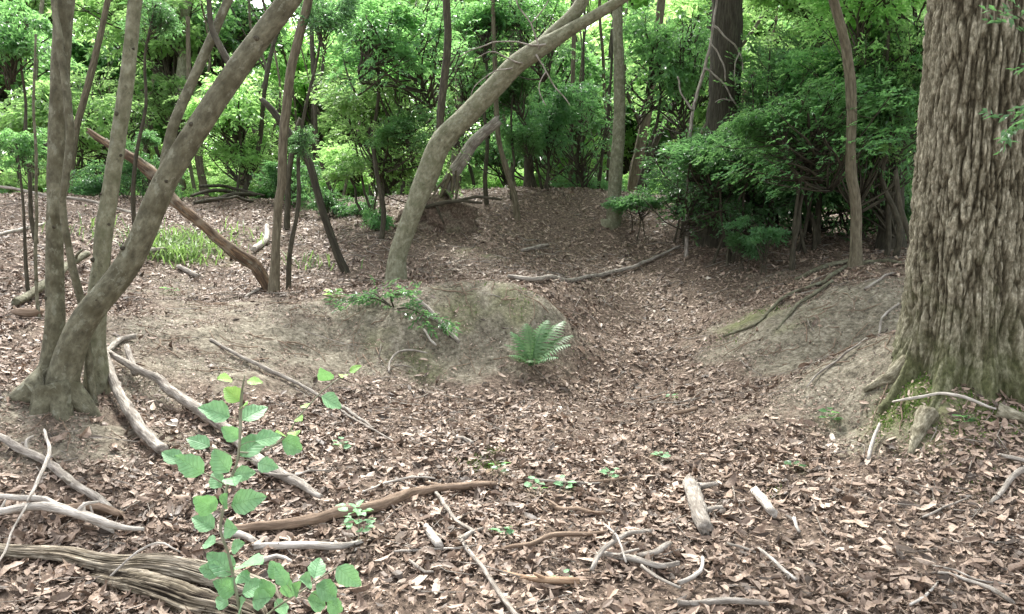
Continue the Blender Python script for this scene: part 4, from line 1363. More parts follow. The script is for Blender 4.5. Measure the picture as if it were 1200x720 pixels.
ST = [
    ('dead_branch', 'pale bare branch below the many stemmed tree, the left of a pair', 'branch', [(112, 412, 9), (121, 434, 11), (138, 476, 13), (165, 515, 16), (192, 540, 15)], 'dead_grey', dict(raised=[.16, .06, 0], seg=12)),
    ('dead_branch', 'long grey branch with flaking bark, passing behind the green sapling', 'branch', [(127, 432, 8), (147, 440, 9), (167, 453, 11), (187, 463, 12), (207, 480, 14), (240, 499, 15), (267, 518, 16), (300, 547, 16), (327, 567, 15), (353, 581, 12), (377, 598, 7)], 'dead_grey', dict(raised=[.07, .02, 0, .02], seg=12, parts=[('side_branch', [(150, 428, 6), (153, 436, 8), (160, 450, 9)], [.10, .02])])),
    ('dead_branch', 'short hooked grey branch right of the many stemmed tree foot', 'branch', [(122, 424, 7), (130, 415, 8), (143, 404, 8), (157, 402, 9)], 'dead_grey', {}),
    ('dead_branch', 'thin grey branch lying slantwise down the left bank', 'branch', [(247, 403, 4), (283, 423, 5), (320, 442, 6), (350, 458, 5), (383, 474, 5), (420, 496, 4), (437, 506, 3)], 'dead_grey', {}),
    ('dead_branch', 'straight grey branch slanting in from the left edge above the rotten log', 'branch', [(-30, 515, 10), (0, 524, 10), (20, 537, 11), (57, 557, 11), (87, 580, 11), (117, 597, 11), (133, 606, 7)], 'dead_grey', dict(seg=10)),
    ('dead_branch', 'upper of two bleached branches resting against the rotten log', 'branch', [(-30, 606, 8), (0, 607, 8), (47, 609, 8), (90, 619, 9), (133, 636, 6)], 'dead_pale', dict(raised=[.05, .04, .02], seg=10)),
    ('dead_branch', 'lower knobbly bleached branch lying along the top of the rotten log', 'branch', [(-30, 636, 12), (0, 634, 11), (43, 628, 11), (63, 627, 12), (100, 634, 12), (140, 641, 9), (170, 646, 5)], 'dead_pale', dict(raised=[.09, .09, .07, .06], seg=10, lump=.3)),
    ('bark_slab', 'flat brown slab of wood behind the bleached branches', 'wood piece', [(50, 604, 10), (80, 605, 12), (115, 607, 13), (143, 611, 9)], 'dead_brown', {}),
    ('twig', 'pale bent twig standing across the bleached branches at the left', 'twig', [(55, 540, 3.5), (62, 577, 5), (50, 607, 5), (37, 634, 4)], 'dead_pale', dict(raised=[.14, .16, .16, .15])),
    ('twig', 'thin pale twig leaning down past the left end of the rotten log', 'twig', [(37, 630, 3), (20, 650, 3), (0, 674, 3), (-20, 690, 2)], 'dead_pale', dict(raised=[.14, .08, .03, .02])),
    ('twig', 'arched thin twig against the side of the rotten log', 'twig', [(128, 694, 3), (153, 683, 3), (187, 678, 3), (213, 681, 2)], 'dead_pale', dict(raised=[.01, .08, .12, .10])),
    ('fallen_limb', 'long brown decayed limb lying across the hollow behind the small leafy bush', 'log', [(275, 630, 11), (305, 627, 13), (333, 625, 14), (365, 620, 15), (400, 614, 16), (430, 607, 17), (460, 598, 17), (485, 588, 13), (510, 583, 11), (553, 579, 9), (582, 575, 6)], 'dead_brown', dict(seg=12, lump=.28)),
    ('dead_branch', 'white barked branch lying between the decayed limb and the rotten log', 'branch', [(298, 651, 9), (325, 653, 10), (350, 655, 10), (378, 653, 10), (400, 649, 9), (425, 641, 6)], 'dead_pale', dict(seg=10)),
    ('dead_branch', 'short white branch stub behind the sapling stem', 'branch', [(262, 636, 9), (280, 638, 10), (302, 641, 7)], 'dead_pale', {}),
    ('dead_branch', 'short pale stick under the white barked branch', 'branch', [(305, 667, 7), (325, 668, 7), (342, 668, 5)], 'dead_pale', {}),
    ('twig', 'curved dark twig crossing behind the sapling', 'twig', [(272, 571, 3), (295, 568, 4), (320, 577, 4), (345, 575, 3), (363, 570, 3), (390, 568, 2)], 'dead_grey', dict(raised=[.05, .05, .04])),
    ('dead_branch', 'thin grey stick running down to the bottom edge with a forked upper end', 'branch', [(540, 636, 6), (547, 652, 6), (560, 668, 6), (580, 697, 7), (597, 722, 7), (606, 735, 7)], 'dead_grey', dict(parts=[('side_branch', [(542, 638, 6), (552, 633, 6), (566, 627, 5)], None)])),
    ('dead_branch', 'thin grey stick pointing down to the forked stick', 'branch', [(503, 572, 4), (512, 587, 5), (523, 604, 6), (534, 619, 5), (546, 628, 5), (557, 632, 4)], 'dead_grey', {}),
    ('dead_branch', 'straight brown stick in the middle of the hollow floor', 'branch', [(578, 654, 4), (600, 650, 6), (620, 645, 7), (645, 641, 7), (667, 637, 7), (690, 634, 6), (712, 629, 4)], 'dead_brown', {}),
    ('dead_branch', 'orange tan stick low in the middle with a thin grey tail', 'branch', [(590, 682, 3), (612, 685, 5), (630, 689, 9), (653, 692, 11), (678, 690, 9)], 'dead_tan', {}),
    ('bark_chunk', 'short whitish piece of bark left of the forked grey stick', 'wood piece', [(498, 624, 7), (506, 636, 12), (515, 647, 12)], 'dead_pale', {}),
    ('dead_branch', 'short pale curved stick in the leaves above the brown stick', 'branch', [(644, 599, 6), (660, 602, 8), (677, 604, 8), (692, 609, 6), (708, 611, 4)], 'dead_brown', {}),
    ('dead_branch', 'long arm of the stick tangle reaching up to the right', 'branch', [(693, 681, 6), (699, 670, 7), (707, 661, 7), (733, 648, 7), (763, 637, 5)], 'dead_grey', dict(raised=[0, .03, .05, .02])),
    ('dead_branch', 'thickest grey stick across the middle of the stick tangle', 'branch', [(704, 660, 7), (720, 663, 9), (747, 669, 9), (770, 673, 8), (794, 673, 7)], 'dead_grey', dict(seg=10)),
    ('dead_branch', 'short pale stick at the right of the stick tangle', 'branch', [(750, 664, 8), (768, 659, 9), (784, 650, 8)], 'dead_grey', {}),
    ('dead_branch', 'thin stick at the lower right of the stick tangle', 'branch', [(751, 675, 5), (770, 686, 5), (797, 698, 4)], 'dead_grey', {}),
    ('twig', 'thin twig lying over the stick tangle', 'twig', [(709, 636, 3), (720, 655, 3), (733, 681, 3)], 'dead_pale', dict(raised=[.05, .09, .04])),
    ('short_log', 'short thick grey log with broken ends in the right of the hollow', 'log', [(808, 575, 19), (813, 590, 22), (818, 608, 22), (823, 624, 22), (827, 635, 20)], 'dead_grey', dict(seg=16, lump=.14, lift=.7, broken=.5, parts=[('side_branch', [(820, 607, 7), (834, 604, 7), (846, 604, 6)], None)])),
    ('wood_piece', 'short pale brown piece of branch right of the short thick log', 'wood piece', [(884, 586, 11), (893, 597, 13), (906, 611, 12)], 'dead_pale', dict(seg=10)),
    ('wood_piece', 'tiny upright pale stick near the pale brown piece', 'wood piece', [(930, 617, 5), (933, 626, 5), (936, 635, 5)], 'dead_pale', {}),
    ('dead_branch', 'thin pale stick slanting right below the short thick log', 'branch', [(888, 653, 4), (907, 670, 5), (932, 691, 5)], 'dead_pale', {}),
    ('twig', 'thin dark twig left of the pale slanting stick', 'twig', [(852, 645, 4), (868, 652, 4), (885, 658, 3)], 'dead_grey', {}),
    ('dead_branch', 'grey stick lying along the bottom edge of the picture', 'branch', [(795, 717, 8), (830, 718, 9), (865, 719, 9), (899, 719, 7)], 'dead_grey', {}),
    ('dead_branch', 'bent pale stick at the bottom near the grey edge stick', 'branch', [(795, 692, 6), (812, 688, 6), (820, 681, 6), (823, 663, 5)], 'dead_pale', {}),
    ('dead_branch', 'thin curved grey stick at the lower right', 'branch', [(1093, 679, 4), (1110, 682, 5), (1130, 687, 5), (1158, 700, 6), (1186, 718, 6)], 'dead_grey', {}),
    ('twig', 'long thin twig above the curved grey stick at the lower right', 'twig', [(1092, 671, 3), (1118, 680, 3), (1140, 687, 3), (1170, 692, 3), (1205, 697, 3)], 'dead_grey', {}),
    ('dead_branch', 'grey stick lying at the right edge pointing down left', 'branch', [(1160, 602, 5), (1172, 590, 7), (1186, 574, 8), (1205, 554, 9)], 'dead_grey', {}),
    ('dead_branch', 'short dark stick at the right edge above the grey stick', 'branch', [(1169, 545, 5), (1185, 547, 6), (1205, 550, 6)], 'dead_grey', {}),
    ('twig', 'pale stick standing out below the mossy root of the huge tree', 'twig', [(1017, 545, 5), (1022, 528, 5), (1030, 512, 4)], 'dead_pale', dict(raised=[0, .02, .05])),
    ('dead_branch', 'pale curved branch lying across the foot of the huge tree', 'branch', [(1045, 486, 3), (1070, 483, 4), (1098, 480, 4), (1118, 486, 4.5), (1140, 488, 4.5), (1166, 494, 3)], 'dead_pale', dict(raised=[.02, .05, .04])),
    ('twig', 'thin twig in the leaves below the pale slanting sticks at the right', 'twig', [(1080, 618, 3), (1105, 606, 3), (1134, 592, 2)], 'dead_grey', {}),
    ('twig', 'thin pale twig at the bottom right among the leaves', 'twig', [(1065, 722, 4), (1082, 708, 4), (1098, 692, 3)], 'dead_pale', {}),
    ('dead_branch', 'long curved grey branch lying along the slope of the ridge', 'branch', [(595, 327, 5), (633, 331, 7), (677, 332, 6), (713, 323, 6), (753, 313, 5), (775, 303, 4), (797, 292, 3)], 'dead_grey', {}),
    ('dead_branch', 'mossy grey stick leaning down from the dark green sprig on the clay bank', 'branch', [(484, 361, 6), (497, 371, 7), (510, 383, 7), (524, 395, 7), (538, 407, 5)], 'dead_grey', dict(raised=[.06, .03, 0])),
    ('twig', 'short thin twig on the clay bank below the sprig', 'twig', [(497, 392, 3), (504, 402, 3), (511, 411, 3)], 'dead_pale', {}),
    ('twig', 'hooked thin twig at the foot of the clay bank', 'twig', [(456, 442, 3), (458, 431, 3), (467, 423, 3), (484, 421, 3), (501, 422, 2)], 'dead_grey', dict(raised=[.01, .04, .03])),
    ('twig', 'long thin dark twig on the bare right bank', 'twig', [(1053, 364, 3), (1033, 383, 3), (1013, 401, 3), (980, 427, 3), (960, 445, 3), (945, 459, 2)], 'dead_grey', {}),
    ('twig', 'thin twig on top of the right bank beside the small tree', 'twig', [(1012, 344, 3), (1030, 333, 3), (1048, 323, 2)], 'dead_grey', {}),
    ('fallen_branch', 'dark thick branch lying behind the leftmost stems', 'branch', [(18, 362, 11), (35, 355, 11), (52, 347, 12), (68, 335, 11), (83, 324, 11), (103, 312, 9)], 'bark_grey', dict(raised=[0, .03, .06, .08])),
    ('fallen_branch', 'short brown log left of the leftmost stem', 'log', [(20, 373, 11), (33, 374, 13), (48, 374, 12)], 'dead_brown', {}),
    ('dead_branch', 'grey stub jutting out behind the thick leaning stem', 'branch', [(160, 316, 7), (172, 307, 8), (187, 302, 7), (204, 302, 5)], 'dead_grey', dict(raised=[.06, .06, .05])),
    ('dead_branch', 'short grey stick in front of the grass tuft', 'branch', [(209, 317, 6), (220, 322, 7), (232, 328, 6)], 'dead_grey', {}),
    ('dead_branch', 'pale bare pole lying far left on the slope', 'branch', [(-20, 284, 4), (20, 276, 5), (52, 266, 4)], 'dead_pale', {}),
    ('fallen_pole', 'long thin fallen pole on the far left slope behind the stems', 'branch', [(-20, 240, 4), (60, 247, 4), (120, 252, 4), (170, 260, 3)], 'dead_grey', dict(raised=[.25, .15, .05])),
    ('dead_branch', 'curved pale stub beside the lower end of the orange branch', 'branch', [(297, 298, 8), (306, 293, 9), (313, 286, 8), (313, 276, 6)], 'dead_pale', dict(raised=[0, .02, .08])),
    ('twig', 'thin stick pointing at the foot of the reddish slender tree', 'twig', [(288, 352, 3), (300, 345, 4), (313, 339, 3)], 'dead_grey', {}),
    ('twig', 'long dim twig high on the leaf covered slope left of the fern', 'twig', [(400, 487, 3), (433, 507, 3), (462, 524, 2)], 'dead_grey', {}),
    ('twig', 'pale arched twig behind the decayed limb', 'twig', [(423, 584, 3), (440, 576, 3), (460, 570, 3), (485, 567, 3), (510, 568, 2)], 'dead_pale', {}),
    ('dead_branch', 'dark short stick right of the moss tuft', 'branch', [(613, 568, 3), (650, 571, 4), (680, 573, 4), (703, 573, 3)], 'dead_grey', {}),
    ('twig', 'grey twig above the dark short stick', 'twig', [(690, 572, 5), (712, 570, 5), (735, 564, 4)], 'dead_brown', {}),
    ('dead_branch', 'short stub of a stick left of the moss tuft', 'branch', [(533, 518, 5), (543, 521, 6), (554, 524, 5)], 'dead_grey', {}),
    ('twig', 'thin curved stick left of the whitish bark piece', 'twig', [(462, 652, 3), (490, 650, 3), (520, 650, 3), (540, 651, 2)], 'dead_pale', {}),
    ('twig', 'grey twig in the leaves below the whitish bark piece', 'twig', [(480, 668, 4), (498, 678, 4), (508, 684, 3)], 'dead_grey', {}),
    ('dead_branch', 'short slim stick near the upper middle of the leaf filled hollow', 'branch', [(783, 492, 4), (800, 489, 6), (817, 483, 5)], 'dead_brown', {}),
    ('dead_branch', 'dark stick high on the ridge slope', 'branch', [(612, 297, 4), (627, 294, 5), (642, 290, 4)], 'dead_grey', {}),
]
for k, (nm, lab, cat, pts, mt, kw) in enumerate(ST):
    stick(nm, lab, cat, pts, mt, seed=100 + k * 3, **kw)

# brush pile far behind
for k, pts in enumerate([[(228, 246, 5), (262, 242, 6), (300, 236, 5)], [(225, 240, 4), (258, 236, 5), (285, 228, 4)], [(240, 250, 4), (270, 249, 4), (296, 243, 4)], [(235, 236, 4), (270, 231, 4), (310, 229, 3)]]):
    stick('brush_pole', 'dark pole in the brush pile far behind the thick leaning stem', 'branch', pts, 'bark_dark', group='poles of the far brush pile', raised=[.05 + .05 * k, .1 + .04 * k, .06], seed=400 + k)

# the orange broken branch leaning over the left slope
V, F, A, P = px_tube([(317, 332, 13), (300, 313, 15), (285, 302, 16), (265, 288, 13), (235, 262, 12), (207, 238, 12), (183, 208, 14), (165, 192, 13), (145, 180, 11), (120, 165, 9), (104, 154, 6)], [8.5, 8.5, 8.45, 8.4, 8.4, 8.4, 8.5, 8.6, 8.6, 8.7, 8.7], seg=12, step=.06, lump=.3, lump_len=.12, seed=91, broken=1.0)
loc = P[1]
o = tag(link('fallen_branch', mesh_np('fallen_branch', V - loc, F, [M['dead_orange']], {'bark': A}), None, tuple(loc)), 'orange brown rotting branch propped slantwise behind the thick leaning stem', 'branch')

# the rotten log in the lower left corner: a lighter split slab over one coloured darker
def rot_mat():
    m, t, N, L = mat_new('rotten_split_wood')
    out = N.new('ShaderNodeOutputMaterial')
    b = N.new('ShaderNodeBsdfPrincipled')
    b.inputs['Roughness'].default_value = .92
    b.inputs['Specular IOR Level'].default_value = .2
    a = N.new('ShaderNodeAttribute')
    a.attribute_name = 'bark'
    mp = N.new('ShaderNodeMapping')
    mp.inputs['Scale'].default_value = (1, 1, .05)
    L.new(a.outputs['Vector'], mp.inputs['Vector'])
    n1 = N.new('ShaderNodeTexNoise')
    n1.inputs['Scale'].default_value = 120
    n1.inputs['Detail'].default_value = 6
    L.new(mp.outputs[0], n1.inputs['Vector'])
    r = ramp(N, [(.3, (.085, .07, .052)), (.5, (.215, .185, .145)), (.7, (.40, .36, .295))])
    L.new(n1.outputs[0], r.inputs[0])
    n2_ = N.new('ShaderNodeTexNoise')
    n2_.inputs['Scale'].default_value = 11
    n2_.inputs['Detail'].default_value = 6
    L.new(a.outputs['Vector'], n2_.inputs['Vector'])
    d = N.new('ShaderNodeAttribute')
    d.attribute_name = 'shade_tone'
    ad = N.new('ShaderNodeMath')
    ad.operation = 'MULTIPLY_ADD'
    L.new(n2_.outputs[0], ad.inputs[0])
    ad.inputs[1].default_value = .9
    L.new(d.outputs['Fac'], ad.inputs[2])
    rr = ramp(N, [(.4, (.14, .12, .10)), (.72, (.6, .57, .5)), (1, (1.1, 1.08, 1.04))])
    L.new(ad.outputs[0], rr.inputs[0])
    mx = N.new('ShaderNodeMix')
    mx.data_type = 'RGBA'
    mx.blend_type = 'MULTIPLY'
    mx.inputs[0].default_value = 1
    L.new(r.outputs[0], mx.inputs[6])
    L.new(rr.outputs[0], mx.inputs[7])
    L.new(mx.outputs[2], b.inputs['Base Color'])
    bp = N.new('ShaderNodeBump')
    bp.inputs['Strength'].default_value = 1
    bp.inputs['Distance'].default_value = .01
    L.new(n1.outputs[0], bp.inputs['Height'])
    L.new(bp.outputs[0], b.inputs['Normal'])
    L.new(b.outputs[0], out.inputs[0])
    return m


M['rot'] = rot_mat()


def rot_slab(cl, seed, lift, squash, slab_shade):
    """one split length of decayed wood: deep cracks along the grain, ragged ends"""
    P = np.array([G(x, y) for x, y, w, h in cl])
    dist = depth(P)
    R = np.array([w / 2 / FOC for x, y, w, h in cl]) * dist
    hh = np.array([h for x, y, w, h in cl])
    C = catmull(np.column_stack([P, R, hh]), .012)
    C[:, 2] = height(C[:, 0], C[:, 1], False) + C[:, 3] * lift + C[:, 4]
    n, seg = len(C), 120
    T = np.gradient(C[:, :3], axis=0)
    T /= np.linalg.norm(T, axis=1)[:, None]
    S_ = np.cross(T, (0, 0, 1))
    S_ /= np.linalg.norm(S_, axis=1)[:, None]
    U = np.cross(S_, T)
    th = np.arange(seg) / seg * 2 * np.pi
    Lg = np.arange(n) * .012
    q = np.stack([np.repeat(np.cos(th)[None], n, 0), np.repeat(np.sin(th)[None], n, 0), np.repeat(Lg[:, None], seg, 1)], 2).reshape(-1, 3)
    q = q + np.array([seed * 3.1, 0, seed * 1.3])
    w = .10 * noise(q * (1.5, 1.5, 3.0))[:, None] * np.array([1, 1, 0])
    f1 = noise(q * (1.6, 1.6, 1.6))
    crack = np.abs(noise((q + w) * (3.4, 3.4, .5) + 4))
    crack2 = np.abs(noise((q + w) * (9, 9, 2.4) + 14))
    fib = noise((q + w * .5) * (24, 24, 5.0) + 8)
    chip = np.floor(noise((q + w) * (5, 5, 3.4) + 3) * 2.5) / 2.5
    rel = .18 * f1 - .24 * np.clip(1 - crack / .16, 0, 1) - .10 * np.clip(1 - crack2 / .2, 0, 1) + .045 * fib + .20 * chip
    rr = (1 + rel).reshape(n, seg) * C[:, 3][:, None]
    e = noise(np.stack([np.cos(th) * 3 + seed, np.sin(th) * 3, np.zeros(seg)], 1))
    k0 = (np.arange(n)[:, None] - 4 - 9 * np.clip(e, 0, 1)[None]) / 5
    k1 = (n - 1 - np.arange(n)[:, None] - 4 - 9 * np.clip(-e, 0, 1)[None]) / 5
    rr *= np.clip(np.minimum(k0, k1), .12, 1)
    V = C[:, None, :3] + rr[..., None] * (S_[:, None] * np.cos(th)[None, :, None] + squash * U[:, None] * np.sin(th)[None, :, None])
    V = V.reshape(-1, 3)
    i, j = np.meshgrid(np.arange(n - 1), np.arange(seg), indexing='ij')
    Q = np.stack([i * seg + j, i * seg + (j + 1) % seg, (i + 1) * seg + (j + 1) % seg, (i + 1) * seg + j], 2).reshape(-1, 4)
    co = q * np.stack([np.repeat(C[:, 3], seg)] * 2 + [np.ones(n * seg)], 1)
    shd = np.clip(.5 + 1.6 * rel + slab_shade, -.2, 1)  # shade put into the colour: dark cracks, lighter top slab, darker lower slab
    return V, Q, co, shd, (C, S_, U, rr, squash)


def rotten_log():
    slabs = [rot_slab([(-50, 654, 15, .04), (0, 657, 18, .04), (60, 662, 22, .03), (110, 668, 26, .03), (170, 678, 30, .03), (230, 691, 32, .04), (290, 709, 34, .04), (340, 727, 30, .03)], 1, .55, .62, .12),
             rot_slab([(84, 672, 8, .02), (108, 680, 20, .0), (150, 693, 30, .0), (205, 708, 36, .0), (265, 726, 38, .0), (330, 748, 38, .0)], 2, .45, .85, -.16)]
    loc = slabs[0][0].mean(0)
    loc[2] -= .1
    root = empty('rotten_log', loc, 'crumbling rotten log with split fibrous wood in the lower left corner', 'log')
    r = np.random.default_rng(5)
    for V, Q, co, shd, (C, S_, U, rr, sq) in slabs:
        link('log_slab', mesh_np('log_slab', V - loc, [Q], [M['rot']], {'bark': co, 'shade_tone': shd}, True), root)
        n, seg = rr.shape
        for k in range(13):                                   # loose splinters proud of the log
            a, l = int(r.integers(6, n - 40)), int(r.integers(14, 46))
            t0 = r.uniform(3.3, 6.1) if r.uniform() < .5 else r.uniform(.3, 2.8)
            ix = np.arange(a, min(a + l, n - 8), 5)
            if len(ix) < 3:
                continue
            ro = np.array([rr[i, int(t0 / (2 * np.pi) * seg)] for i in ix]) + .004
            PP = C[ix, :3] + ro[:, None] * (S_[ix] * math.cos(t0) + sq * U[ix] * math.sin(t0)) + r.normal(0, .003, (len(ix), 3))
            rad_ = np.interp(np.linspace(0, 1, len(ix)), [0, .3, .8, 1], [.001, .005, .004, .001]) * r.uniform(.5, 1.3)
            V2, F2, A2 = tube(PP, rad_, seg=4, lump=.3, seed=k)
            link('splinter', mesh_np('splinter', V2 - loc, F2, [M['rot']], {'bark': A2, 'shade_tone': np.full(len(V2), r.uniform(.3, 1))}), root)


rotten_log()

# ------------------------------------------------------------------ the green sapling in front
def leaf_blade(ln, wd, seed, fold=.12, curl=.15, serr=.05, tip=.75):
    """broad toothed leaf: a grid of quads either side of the midrib"""
    n = 9
    a = np.linspace(0, 1, n)
    prof = np.sin(np.pi * np.clip(a, 0, 1) ** tip) ** .8 * (1 - .25 * a ** 4)
    prof[0], prof[-1] = .04, .0
    r = np.random.default_rng(seed)
    V, F = [], []
    for i, (t, p) in enumerate(zip(a, prof)):
        z = -curl * ln * t * t
        for s in (-1, -.5, 0, .5, 1):
            w = p * wd / 2 * s * (1 + (serr * (1 if i % 2 else -1) if abs(s) == 1 else 0))
            ripple = .02 * ln * math.sin(t * 9 + s * 2 + seed) * abs(s)
            V.append((t * ln + (abs(s) == 1) * .03 * ln * (i % 2), w, z + fold * abs(w) + ripple - (.012 * ln if s == 0 else 0)))
    for i in range(n - 1):
        for j in range(4):
            k = i * 5 + j
            F.append((k, k + 1, k + 6, k + 5))
    V = np.array(V)
    return mesh_np('leaf', V, [np.array(F)], [M['leaf_sap']], {'rnd': np.full(len(V), r.uniform(.2, .8))}, True)


SAPM = [leaf_blade(1.0, w, s, f, c) for w, s, f, c in [(.78, 1, .16, .18), (.72, 2, .1, .3), (.84, 3, .2, .1), (.68, 4, .05, .24), (.8, 5, .25, .2)]]


def sap_leaf(parent, base, att, centre, size, mat='leaf_sap', tiltv=None, k=0, up=None):
    """leaf whose stalk starts at att and whose blade is centred near centre"""
    d = centre - att
    L = np.linalg.norm(d)
    d = d / (L + 1e-9)
    start = centre - d * size * .5
    n = np.array([0, -.95, .85]) + rng.normal(0, .28, 3) if up is None else np.asarray(up, float)
    s = np.cross(n, d)
    s /= np.linalg.norm(s)
    n = np.cross(d, s)
    from mathutils import Matrix
    o = bpy.data.objects.new('leaf', SAPM[k % 5])
    o.matrix_world = Matrix(((d[0], s[0], n[0], start[0] - base[0]), (d[1], s[1], n[1], start[1] - base[1]), (d[2], s[2], n[2], start[2] - base[2]), (0, 0, 0, 1))) @ Matrix.Scale(size, 4)
    o.parent = parent
    col.objects.link(o)
    if mat != 'leaf_sap':
        o.material_slots[0].link = 'OBJECT'
        o.material_slots[0].material = M[mat]
    return start


def sapling(name, label, Y, stems, leaves, base_px, stem_mat='stem_green'):
    """stems: pixel polylines (x, y, width); leaves: (x, y, width px, stem index, material)"""
    bw = W(base_px[0], base_px[1], Y)
    base = np.array([bw[0], Y, h1(bw[0], Y)])
    t = empty(name, base, label, 'sapling')
    PT = []
    for k, pts in enumerate(stems):
        P = np.array([W(x, y, Y + dy) for x, y, w, dy in pts])
        if k == 0:
            P[0] = base + (0, 0, -.04)
        R = np.array([w * .62 / 2 / FOC * Y for x, y, w, dy in pts])
        V, F, A = tube(P, R, seg=8, step=.03, lump=.08, seed=k)
        link('stem', mesh_np('stem', V - base, F, [M[stem_mat]], {'bark': A}), t)
        PT.append(catmull(P, .02))
    for k, (x, y, w, si, mt) in enumerate(leaves):
        size = w / FOC * Y * 1.03
        c = W(x, y, Y + rng.uniform(-.07, .05))
        C = PT[si]
        dd = np.linalg.norm(C - c - np.array([0, 0, -.3 * size]), axis=1)
        att = C[int(dd.argmin())]
        if np.linalg.norm(att - c) < size * .45:
            c = att + (c - att + rng.normal(0, .004, 3)) / (np.linalg.norm(c - att) + 1e-6) * size * .52
        s = sap_leaf(t, base, att, c, size, mt, k=k)
        if np.linalg.norm(s - att) > .006:
            V, F, A = tube([att, (att + s) / 2 + (0, 0, .004), s], [.0013, .0011, .001], seg=5)
            link('leaf_stalk', mesh_np('leaf_stalk', V - base, F, [M[stem_mat]], {'bark': A}), t)
    return t


m_, y_ = 'leaf_sap', 'leaf_young'
sapling('green_sapling', 'fresh green sapling with broad round leaves in front of the rotten log', 2.3,
        [[(300, 800, 8, 0), (286, 745, 7, 0), (278, 700, 7, 0), (267, 647, 6, 0), (258, 623, 6, 0), (262, 595, 6, 0), (266, 570, 6, 0), (277, 545, 5, 0), (281, 515, 6, 0), (282, 480, 7, 0), (284, 455, 4, 0), (287, 440, 2, 0)],
         [(281, 530, 4, 0), (305, 530, 3, .02), (335, 512, 3, .03), (348, 490, 3, .03), (360, 478, 3, .03), (378, 458, 3, .03), (400, 442, 2, .03), (412, 436, 2, .03)],
         [(286, 745, 5, 0), (320, 715, 4, -.02), (350, 695, 4, -.03), (372, 680, 3, -.03), (395, 665, 3, -.03)]],
        [(264, 443, 20, 0, y_), (298, 446, 18, 0, y_), (272, 462, 26, 0, y_), (285, 474, 20, 0, y_), (252, 482, 36, 0, m_), (298, 483, 34, 0, m_), (222, 545, 38, 0, m_), (201, 535, 26, 0, m_),
         (232, 517, 30, 0, m_), (258, 540, 34, 0, m_), (291, 528, 40, 0, m_), (315, 512, 32, 0, m_), (343, 522, 32, 1, m_), (330, 507, 20, 1, y_), (253, 562, 26, 0, m_), (273, 562, 30, 0, m_),
         (288, 587, 42, 0, m_), (240, 591, 32, 0, m_), (261, 588, 28, 0, m_), (238, 612, 30, 0, m_), (268, 620, 30, 0, m_), (259, 660, 40, 0, m_), (294, 660, 42, 0, m_), (330, 676, 26, 2, m_),
         (267, 690, 32, 0, m_), (297, 688, 32, 0, m_), (278, 708, 30, 0, m_), (306, 702, 30, 0, m_), (372, 664, 32, 2, m_), (360, 680, 26, 2, m_), (384, 693, 34, 2, m_), (408, 676, 36, 2, m_),
         (372, 706, 32, 2, m_), (394, 712, 30, 2, m_), (348, 690, 24, 2, m_), (330, 712, 28, 2, m_), (381, 442, 26, 1, m_), (389, 471, 28, 1, m_), (410, 438, 16, 1, y_), (402, 440, 14, 1, y_),
         (360, 474, 16, 1, y_), (350, 490, 16, 1, y_), (345, 508, 18, 1, y_), (276, 640, 26, 0, m_), (244, 636, 24, 0, m_), (286, 555, 26, 0, m_), (312, 545, 26, 0, m_), (246, 668, 26, 0, m_), (284, 676, 28, 0, m_), (312, 690, 26, 2, m_), (340, 700, 26, 2, m_), (258, 705, 26, 0, m_), (322, 668, 24, 2, m_), (392, 688, 26, 2, m_), (270, 508, 24, 0, m_)], (300, 800))

# -- small seedlings on the floor
SEED = [('seedling_bush', 'small leafy bush in front of the decayed limb', (420, 642), .20, 26, .05, 'leaf_sap'),
        ('seedling', 'tiny seedling alone left of the long dim twig', (400, 531), .06, 8, .05, 'leaf_sap'),
        ('seedling', 'small green seedling left of the dark short stick in the hollow', (627, 582), .07, 7, .05, 'leaf_sap'),
        ('seedling', 'flat green seedling on the dark short stick', (662, 580), .06, 8, .055, 'leaf_sap'),
        ('seedling', 'upright green seedling right of the dark short stick', (713, 568), .08, 8, .05, 'leaf_sap'),
        ('seedling', 'pale seedling low beside the straight brown stick', (588, 631), .05, 6, .05, 'leaf_sap'),
        ('seedling', 'small seedling beside the moss tuft', (585, 560), .06, 6, .05, 'leaf_mid'),
        ('seedling', 'little green plant high in the leaf filled hollow', (773, 545), .05, 7, .05, 'leaf_sap'),
        ('seedling', 'green star shaped seedling on the lower right bank', (972, 503), .10, 12, .06, 'leaf_mid'),
        ('seedling', 'tiny plant in the leaves right of the stick tangle', (657, 688), .04, 5, .04, 'leaf_sap'),
        ('seedling', 'small green plant in the hollow right of the fern', (787, 470), .05, 6, .05, 'leaf_sap'),
        ('seedling', 'small plant under the mossy foot of the huge tree', (1128, 507), .06, 9, .05, 'leaf_ever'),
        ('seedling', 'single green leafed plant on the left slope behind the pair of branches', (199, 345), .05, 5, .09, 'leaf_mid'),
        ('seedling', 'small green plant right of the reddish slender tree', (392, 352), .10, 14, .08, 'leaf_bright'),
        ('seedling', 'faint green seedling at the bottom right of the hollow', (932, 555), .04, 5, .06, 'leaf_ever')]
